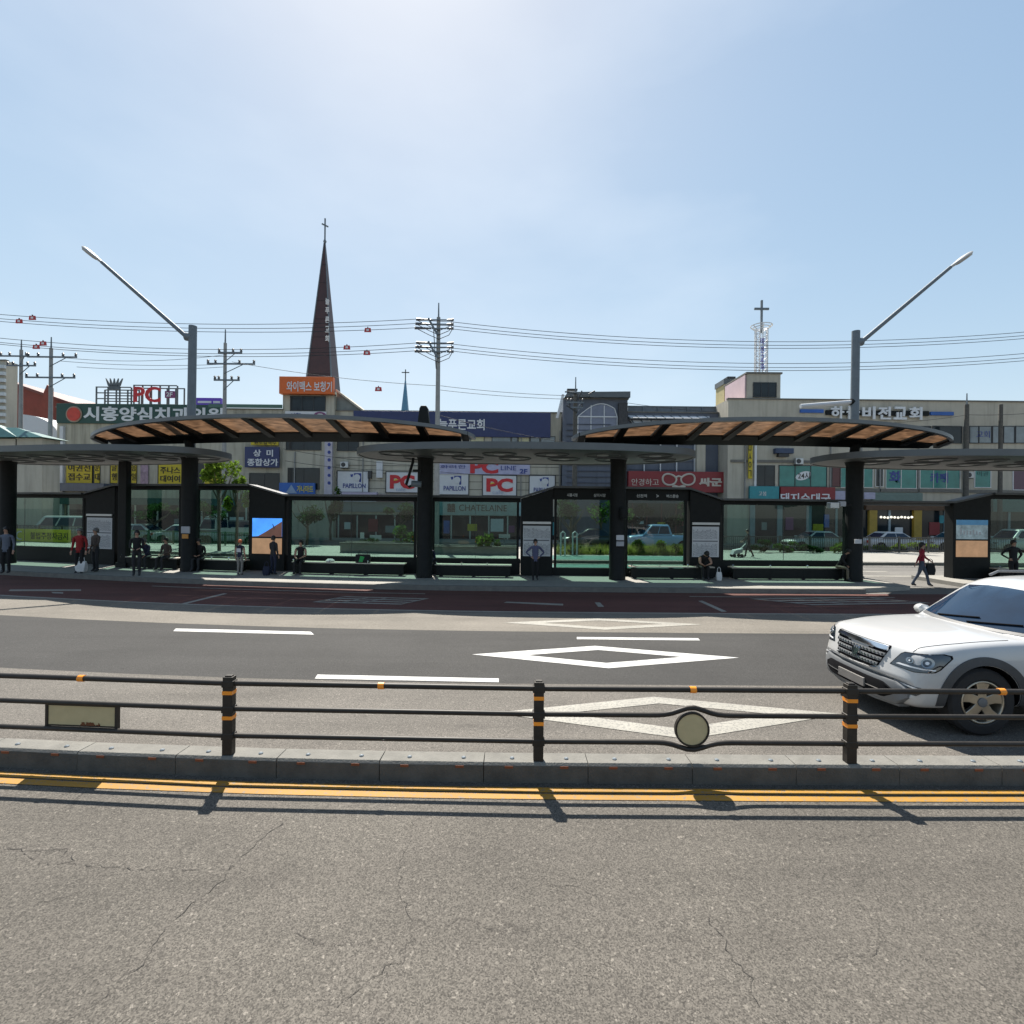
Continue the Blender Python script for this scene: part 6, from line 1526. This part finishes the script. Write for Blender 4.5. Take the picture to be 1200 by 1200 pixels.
# ================================================================== PEOPLE
SKIN = mat('skin', (.36,.21,.145), .55, var=.06)
HAIRM = mat('black hair', (.012,.010,.009), .55, var=.3, scale=40)
HAIRG = mat('grey hair', (.12,.115,.11), .6, var=.3, scale=40)
SHOE = mat('dark shoes', (.02,.02,.022), .6)
def cloth(name, c): return mat('cloth '+name, c, .85, var=.16, scale=14, bump=.25, bscale=30)
def person(label, loc, rz, H, pose, top, legs, shoes=None, hair=None, sleeve=True, lean=0.0, nod=0.0, arms=None, wide=1.0, step=.0, hat=None, build_top=True):
    """one continuous skinned figure; faces -Y before rz is applied"""
    k = H/1.70
    sit = pose == 'sit'
    pz = .545 if sit else .93
    V, Rd, E, tagv = [], [], [], []
    def add(p, r, par, bone):
        V.append(Vector(p)); Rd.append(r if isinstance(r, tuple) else (r, r)); tagv.append(bone)
        if par is not None: E.append((par, len(V)-1))
        return len(V)-1
    sl, cl = math.sin(lean), math.cos(lean)
    def tor(h, fwd=0, side=0): return (side, -(h*sl)-fwd*cl, pz+h*cl-fwd*sl*.2)
    pel = add((0,.0,pz), (.135*wide,.105), None, 'legs')
    wai = add(tor(.16), (.125*wide,.095), pel, 'top')
    che = add(tor(.36), (.150*wide,.108), wai, 'top')
    nb = add(tor(.50), (.105*wide,.075), che, 'top')
    nk = add(tor(.57,.01), .052, nb, 'skin')
    hl = lean+nod; base = V[nk]
    def hd(h, fwd=0): return base+Vector((0,-h*math.sin(hl)-fwd*math.cos(hl), h*math.cos(hl)-fwd*math.sin(hl)))
    jaw = add(hd(.075,.022), (.058,.066), nk, 'skin'); mid = add(hd(.15,.01), (.076,.092), jaw, 'skin'); crn = add(hd(.215,.0), (.062,.075), mid, 'skin')
    add(hd(.135,.112), .013, mid, 'skin')
    arms = arms or [None, None]
    for i, sg in enumerate((1,-1)):
        sh = add(tor(.465,0,sg*.165*wide), .060, nb, 'top')
        S_ = V[sh]
        spec = arms[i]
        if spec is None: el, wr = S_+Vector((sg*.05,.02,-.285)), S_+Vector((sg*.06,-.06,-.53))
        elif spec == 'lap': el, wr = S_+Vector((sg*.06,.0,-.26)), Vector((sg*.09,-.30,pz+.11))
        elif spec == 'hip': el, wr = S_+Vector((sg*.20,.08,-.22)), Vector((sg*.17,-.03,pz+.06))
        elif spec == 'front': el, wr = S_+Vector((sg*.03,-.06,-.27)), S_+Vector((-sg*.07,-.26,-.33))
        elif spec == 'back': el, wr = S_+Vector((sg*.05,.14,-.25)), S_+Vector((sg*.06,.22,-.47))
        elif spec == 'fwd': el, wr = S_+Vector((sg*.04,-.14,-.25)), S_+Vector((sg*.03,-.33,-.40))
        elif spec == 'knee': el, wr = S_+Vector((sg*.05,-.14,-.22)), Vector((sg*.10,-.40,pz+.05))
        e_ = add(el, .046, sh, 'top' if sleeve else 'skin'); w_ = add(wr, (.030,.026), e_, 'top' if sleeve else 'skin')
        dr = (Vector(wr)-Vector(el)).normalized(); sd = dr.cross(Vector((0,0,1)))
        if sd.length < .1: sd = Vector((0,1,0))
        sd.normalize()
        pa = add(Vector(wr)+dr*.065, (.034,.020), w_, 'skin')
        for j, (o_, l_) in enumerate(((-.026,.072),(-.009,.085),(.009,.080),(.025,.062))):
            f1 = add(V[pa]+dr*l_*.55+sd*o_, .0095, pa, 'skin'); add(V[f1]+dr*l_*.45+Vector((0,.010,-.006)), .008, f1, 'skin')
        t1 = add(V[w_]+dr*.035+sd*.035*(-sg), .011, w_, 'skin'); add(V[t1]+dr*.035+sd*.012*(-sg), .009, t1, 'skin')
    for i, sg in enumerate((1,-1)):
        hp = add((sg*.088*wide,0,pz-.035), (.092*wide,.088), pel, 'legs')
        if sit:
            kn = (sg*.115,-.43,.505); an = (sg*.105,-.40+sg*.03,.085)
        else:
            st_ = step*sg; kn = (sg*.09,-.03-st_*.55,.50); an = (sg*.085,.02-st_+(.0 if st_ > 0 else .05*abs(step)/.3),.085)
        k_ = add(kn, .062, hp, 'legs'); a_ = add(an, .046, k_, 'legs')
        hh = add((an[0],an[1]+.03,.045), .040, a_, 'shoe'); add((an[0]*1.12,an[1]-.15,.034), (.042,.030), a_, 'shoe')
    me = bpy.data.meshes.new('person'); me.from_pydata([v*k for v in V], E, [])
    o = bpy.data.objects.new('person', me); COL.objects.link(o)
    md = o.modifiers.new('skin', 'SKIN'); md.use_smooth_shade = True; md.branch_smoothing = .3
    for i, sv in enumerate(me.skin_vertices[0].data): sv.radius = (Rd[i][0]*k, Rd[i][1]*k); sv.use_root = (i == 0)
    o.modifiers.new('sub', 'SUBSURF').levels = 1; o.modifiers['sub'].render_levels = 1
    apply_mods(o); me = o.data
    ms = {'top': top, 'legs': legs, 'skin': SKIN, 'shoe': shoes or SHOE}; keys = list(ms)
    for m in ms.values(): me.materials.append(m)
    segs = [(V[a]*k, V[b]*k, tagv[b], max(Rd[b])*k) for a, b in E]
    for p in me.polygons:
        best = None
        for a, b, t, r in segs:
            ab = b-a; l = ab.length_squared; s = max(0, min(1, (p.center-a).dot(ab)/l)) if l > 0 else 0
            dd = (p.center-(a+ab*s)).length-r*.6
            if best is None or dd < best[0]: best = (dd, t)
        p.material_index = keys.index(best[1]); p.use_smooth = True
    o.location = loc; o.rotation_euler = (0,0,rz); tag(o, label, 'person')
    # hair (or cap) as a shell over the back and top of the head
    hm = hat or hair or HAIRM; M = Matrix.Translation(hd(.158,.0)*k) @ Matrix.Rotation(hl, 4, 'X'); hb = MB(); rings = []
    for i in range(7):
        t = i/6*(math.pi*.5)*1.25; rr = math.sin(t); rings.append([(.094*k*rr*math.cos(a), (.108*k*rr*math.sin(a)+.012*k), .112*k*math.cos(t)+(-.05*k if math.sin(a) > .1 and i > 4 and not hat else 0)+(.03*k if math.sin(a) < -.2 and i > 4 else 0)) for a in [2*math.pi*j/16 for j in range(16)]])
    rings[0] = [(x+.001*math.cos(j), y+.001*math.sin(j), z) for j, (x, y, z) in enumerate(rings[0])]
    hb.loft(rings); hb.xf(M); h_ = hb.build('cap' if hat else 'hair', hm, o, smooth=True, local=True)
    if hat:
        br = MB(); br.loft([[(.07*k*s_, -.085*k-.0*k, .02*k), (.07*k*s_, -.17*k, .0*k)] if False else [(x_*k, y_*k, z_*k) for x_, y_, z_ in ((-.07,-.08,.035),(-.055,-.17,.02),(.055,-.17,.02),(.07,-.08,.035))] for s_ in (1,)]+[[(x_*k, y_*k, z_*k) for x_, y_, z_ in ((-.07,-.08,.045),(-.055,-.17,.03),(.055,-.17,.03),(.07,-.08,.045))]]); br.xf(M); br.build('cap_peak', hm, h_, local=True)
    ef = MB()
    for sg in (1,-1):
        c = hd(.158,.088)*k+Vector((sg*.030*k,0,0)); ef.lathe([(.003*k,-.006*k),(.011*k,0),(.003*k,.006*k)], c, 8, 'y')
        break
    e1 = ef.build('eye', BLACKP, o, local=True); e2 = e1.copy(); COL.objects.link(e2); e2.location = Vector((-.060*k,0,0))
    c = hd(.098,.082)*k; MB().lathe([(.004*k,-.004*k),(.018*k,0),(.004*k,.004*k)], c, 8, 'y').build('mouth', mat('lips', (.22,.07,.06), .5), o, local=True)
    return o
C = dict(blue=cloth('pale blue', (.10,.115,.15)), navy=cloth('navy', (.010,.014,.035)), black=cloth('black', (.008,.008,.009)), red=cloth('red', (.24,.012,.012)), crimson=cloth('crimson', (.26,.010,.028)), grey=cloth('grey', (.10,.095,.09)), brown=cloth('brown', (.075,.055,.045)), khaki=cloth('khaki', (.13,.105,.075)), jean=cloth('jeans', (.06,.075,.105)), ltgrey=cloth('light grey', (.20,.19,.175)), char=cloth('charcoal', (.02,.021,.024)), steel=cloth('grey blue', (.085,.09,.16)))
def at(px, py, z=PZ): g = G(px, py, z); return (g[0], g[1], z)
def hgt(px, top, base, z=PZ):
    g = G(px, base, z); return ray(px, top)[1]*g[1]+CAMH-z
def seat(px, d=19.20):
    s = S(px, d)[0]; return (s, d+off(s), PZ)
person('person in a pale blue jacket and dark trousers standing at the far left edge', at(7,672), .3, 1.66, 'stand', C['blue'], C['black'], wide=1.1)
person('person in a red jacket with dark trousers standing with a white bag', at(93,672), .2, 1.63, 'stand', C['red'], C['black'], wide=1.12, hair=HAIRG)
person('person in a grey brown coat standing close to the red jacketed person', at(112,670), -.3, 1.62, 'stand', C['brown'], C['char'], wide=1.1, hair=HAIRG, arms=['front', None])
person('person all in black standing in front of the left bench', at(160,675), .5, 1.60, 'stand', C['black'], C['char'], wide=1.08, arms=['front','front'])
person('seated person in dark navy leaning beside the standing person in black', seat(174), .1, 1.62, 'sit', C['navy'], C['char'], lean=.45, arms=['knee','knee'], hair=HAIRG)
person('seated person in a grey brown shirt on the left bench', seat(196), -.1, 1.60, 'sit', C['brown'], C['char'], arms=['lap','lap'], lean=.08)
person('seated person in black right of the big left pillar', seat(236), .05, 1.62, 'sit', C['black'], C['char'], lean=.25, arms=['lap','lap'], wide=1.1)
ch = person('child in an orange cap, navy shirt and grey trousers facing the glass', at(281,674), math.pi, 1.28, 'stand', C['navy'], C['ltgrey'], hat=mat('orange cap cloth', (.50,.12,.04), .8), wide=1.05, sleeve=False)
MB().prism([(-.085,.088,.86),(.085,.088,.86),(.075,.098,1.0),(-.075,.098,1.0)], (0,.006,0)).build('shirt_print', PAPER, ch, local=True)
person('person in dark navy standing with back turned before the bright display', at(320,673.5), math.pi-.3, 1.42, 'stand', C['char'], C['navy'], arms=['front', None])
person('seated person in black at the left end of the bench with the bag', seat(353), .1, 1.60, 'sit', C['black'], C['black'], arms=['front','front'], sleeve=False, wide=1.1)
person('dark seated person half hidden beside the middle pillar', seat(504), .0, 1.58, 'sit', C['navy'], C['black'], arms=['lap','lap'], lean=.1)
person('person in a blue grey shirt standing before the timetable with hands on hips', at(627,680), .1, 1.44, 'stand', C['steel'], C['black'], arms=['hip','hip'], wide=1.15, hair=HAIRM)
person('seated person in black bowing deeply before the timetable', seat(822), .05, 1.64, 'sit', C['black'], C['black'], lean=.75, nod=.4, arms=['knee','knee'], sleeve=False, wide=1.08)
person('seated person in a black jacket and khaki trousers bent forward beside the crosswalk pillar', seat(984), .35, 1.66, 'sit', C['black'], C['khaki'], lean=.55, nod=.2, arms=['knee','knee'], wide=1.1)
person('person in a crimson jacket and jeans walking across the crosswalk gap', at(1080,687,0), math.pi/2-.5, 1.58, 'stand', C['crimson'], C['jean'], step=.26, arms=['fwd','back'], wide=1.1)
person('broad person in black with hands on hips at the right edge behind the white car', at(1187,684), .0, 1.56, 'stand', C['black'], C['black'], arms=['hip','hip'], wide=1.3)
w_ = person('person in a dark jacket pushing a cart across the far pavement', (S(878,29)[0], 29+off(S(878,29)[0]), .15), -math.pi/2-.2, 1.56, 'stand', C['char'], C['char'], step=.24, arms=['fwd','fwd'], lean=.12)
# things people hold or have set down
def bag(label, c, w, h, dp, m, name='bag', strap=True, cat='bag'):
    root = thing(name, label, cat, c); x, y, z = c
    MB().loft([[(x-w*.42,y-dp/2,z),(x+w*.42,y-dp/2,z),(x+w*.42,y+dp/2,z),(x-w*.42,y+dp/2,z)],[(x-w*.52,y-dp*.55,z+h*.45),(x+w*.52,y-dp*.55,z+h*.45),(x+w*.52,y+dp*.55,z+h*.45),(x-w*.52,y+dp*.55,z+h*.45)],[(x-w*.46,y-dp*.2,z+h),(x+w*.46,y-dp*.2,z+h),(x+w*.46,y+dp*.2,z+h),(x-w*.46,y+dp*.2,z+h)]]).build('bag_body', m, root, smooth=True, bevel=.02)
    if strap: MB().tube([(x-w*.3,y,z+h),(x-w*.25,y,z+h+.13),(x,y,z+h+.18),(x+w*.25,y,z+h+.13),(x+w*.3,y,z+h)], .012, 6).build('handle', m, root, smooth=True)
    return root
g = at(98,671.5); bag('white carrier bag hanging by the red jacketed person', (g[0]+.02,g[1]-.12,PZ+.06), .36, .40, .18, mat('white bag', (.55,.55,.54), .6))
s = seat(838); bag('white paper bag standing beside the bowing person', (s[0],s[1]-.42,PZ), .20, .32, .12, MATS['white bag'], 'paper_bag')
s = seat(426, 19.33); bg_ = bag('black bag with a bright green patch lying on the pale bench', (s[0],s[1],PZ+.461), .56, .32, .28, C['black'], 'bag')
MB().prism([(s[0]-.12,s[1]-.165,PZ+.50),(s[0]+.02,s[1]-.165,PZ+.49),(s[0]+.10,s[1]-.150,PZ+.68),(s[0]-.06,s[1]-.150,PZ+.72)], (0,.012,0)).build('green_patch', mat('bright green cloth', (.02,.30,.07), .7), bg_)
s = seat(387, 19.33); mb = MB().loft([[(s[0]+r_*math.cos(a)*(1+.3*math.sin(3*a)), s[1]+r_*math.sin(a), PZ+.461+z_) for a in [2*math.pi*k/10 for k in range(10)]] for r_, z_ in ((.14,0),(.16,.05),(.09,.11))]); tag(mb.build('crumpled_cloth', MATS['white bag'], smooth=True), 'small white crumpled cloth lying on the pale bench', 'cloth')
g = at(313,674); bag('small dark blue bag by the person before the bright display', (g[0],g[1]-.05,PZ), .24, .34, .16, C['navy'], 'bag')
g = at(1091,687,0); bag('black bag swinging behind the crimson jacketed walker', (g[0]-.05,g[1]-.02,.42), .30, .42, .14, C['black'], 'bag')
# the pushcart on the far pavement
s = S(866,29)[0]; y = 29+off(s)
ct = thing('pushcart', 'light metal pushcart pushed by the person on the far pavement', 'cart', (s, y, .15))
MB().tube([(s+.42,y,.95),(s+.2,y,.72),(s-.35,y,.30)], .025, 6).build('handle_frame', ALUM, ct, smooth=True)
MB().prism([(s-.42,y-.22,.30),(s+.12,y-.22,.42),(s+.18,y-.22,.66),(s-.30,y-.22,.56)], (0,.44,0)).build('basket', GREYS, ct, bevel=.02)
for sx in (-.32, .1):
    for sg in (-.2, .2): MB().tube([(s+sx,y+sg-.02,.25),(s+sx,y+sg+.02,.25)], .10, 14).build('wheel', RUBBER, ct)
MB().tube([(s-.32,y,.25),(s-.2,y,.40)], .02, 6).build('leg', ALUM, ct); MB().tube([(s+.1,y,.25),(s+.05,y,.42)], .02, 6).build('leg', ALUM, ct)
# ================================================================== LIGHT, SKY, CAMERA
w = bpy.data.worlds.new('World'); scene.world = w; w.use_nodes = True
nt = w.node_tree; nt.nodes.clear()
sky = nt.nodes.new('ShaderNodeTexSky'); sky.sky_type = 'NISHITA'; sky.sun_disc = False
SUN = Vector((-.172, .685, 1.0)).normalized()
elev = math.asin(SUN.z); az = math.atan2(SUN.x, SUN.y)
sky.sun_elevation = elev; sky.sun_rotation = az
sky.air_density = SKY_AIR; sky.dust_density = SKY_DUST; sky.ozone_density = SKY_OZ; sky.altitude = 0
bg = nt.nodes.new('ShaderNodeBackground'); bg.inputs['Strength'].default_value = SKY_STR
wo = nt.nodes.new('ShaderNodeOutputWorld')
# thin high veil: bright parts of the sky roll off softly, as they do in a hazy noon sky
k1 = nt.nodes.new('ShaderNodeVectorMath'); k1.operation = 'MULTIPLY_ADD'; k1.inputs[1].default_value = (1/VEIL,)*3; k1.inputs[2].default_value = tuple(1/g for g in SKYGAIN)
k2 = nt.nodes.new('ShaderNodeVectorMath'); k2.operation = 'DIVIDE'
nt.links.new(sky.outputs[0], k1.inputs[0]); nt.links.new(sky.outputs[0], k2.inputs[0]); nt.links.new(k1.outputs[0], k2.inputs[1])
# wisps of the veil
tc = nt.nodes.new('ShaderNodeTexCoord'); mpn = nt.nodes.new('ShaderNodeMapping'); mpn.inputs['Scale'].default_value = (1.3, 1.3, 3.2)
cn = nt.nodes.new('ShaderNodeTexNoise'); cn.inputs['Scale'].default_value = 1.7; cn.inputs['Detail'].default_value = 5; cn.inputs['Roughness'].default_value = .5
nt.links.new(tc.outputs['Generated'], mpn.inputs['Vector']); nt.links.new(mpn.outputs[0], cn.inputs['Vector'])
cr_ = nt.nodes.new('ShaderNodeMapRange'); cr_.inputs['From Min'].default_value = .45; cr_.inputs['From Max'].default_value = .75; cr_.inputs['To Min'].default_value = 0; cr_.inputs['To Max'].default_value = .20
nt.links.new(cn.outputs['Fac'], cr_.inputs['Value'])
cm = nt.nodes.new('ShaderNodeMix'); cm.data_type = 'RGBA'; cm.inputs[7].default_value = (5.2, 5.5, 5.8, 1)
nt.links.new(cr_.outputs[0], cm.inputs[0]); nt.links.new(k2.outputs[0], cm.inputs[6])
nt.links.new(cm.outputs[2], bg.inputs[0]); nt.links.new(bg.outputs[0], wo.inputs[0])
ld = bpy.data.lights.new('sun', 'SUN'); ld.energy = SUN_E; ld.angle = R(.53); ld.color = (1, .945, .86)
lo = bpy.data.objects.new('sun', ld); COL.objects.link(lo); lo.rotation_euler = SUN.to_track_quat('Z', 'Y').to_euler(); lo.location = (-8, 30, 60)
cd = bpy.data.cameras.new('camera'); cd.sensor_width = 36; cd.lens = 18; cd.clip_start = .1; cd.clip_end = 4000
co = bpy.data.objects.new('camera', cd); COL.objects.link(co)
co.matrix_world = Matrix.Translation((0, 0, CAMH)) @ Matrix.Rotation(R(90), 4, 'X') @ Matrix.Rotation(ROLL, 4, 'Z')
scene.camera = co
vs = scene.view_settings; vs.view_transform = 'Standard'; vs.look = 'None'; vs.gamma = 1; vs.exposure = EXPO; vs.use_curve_mapping = False
scene.cycles.max_bounces = 8; scene.cycles.transparent_max_bounces = 16
scene.cycles.use_denoising = True
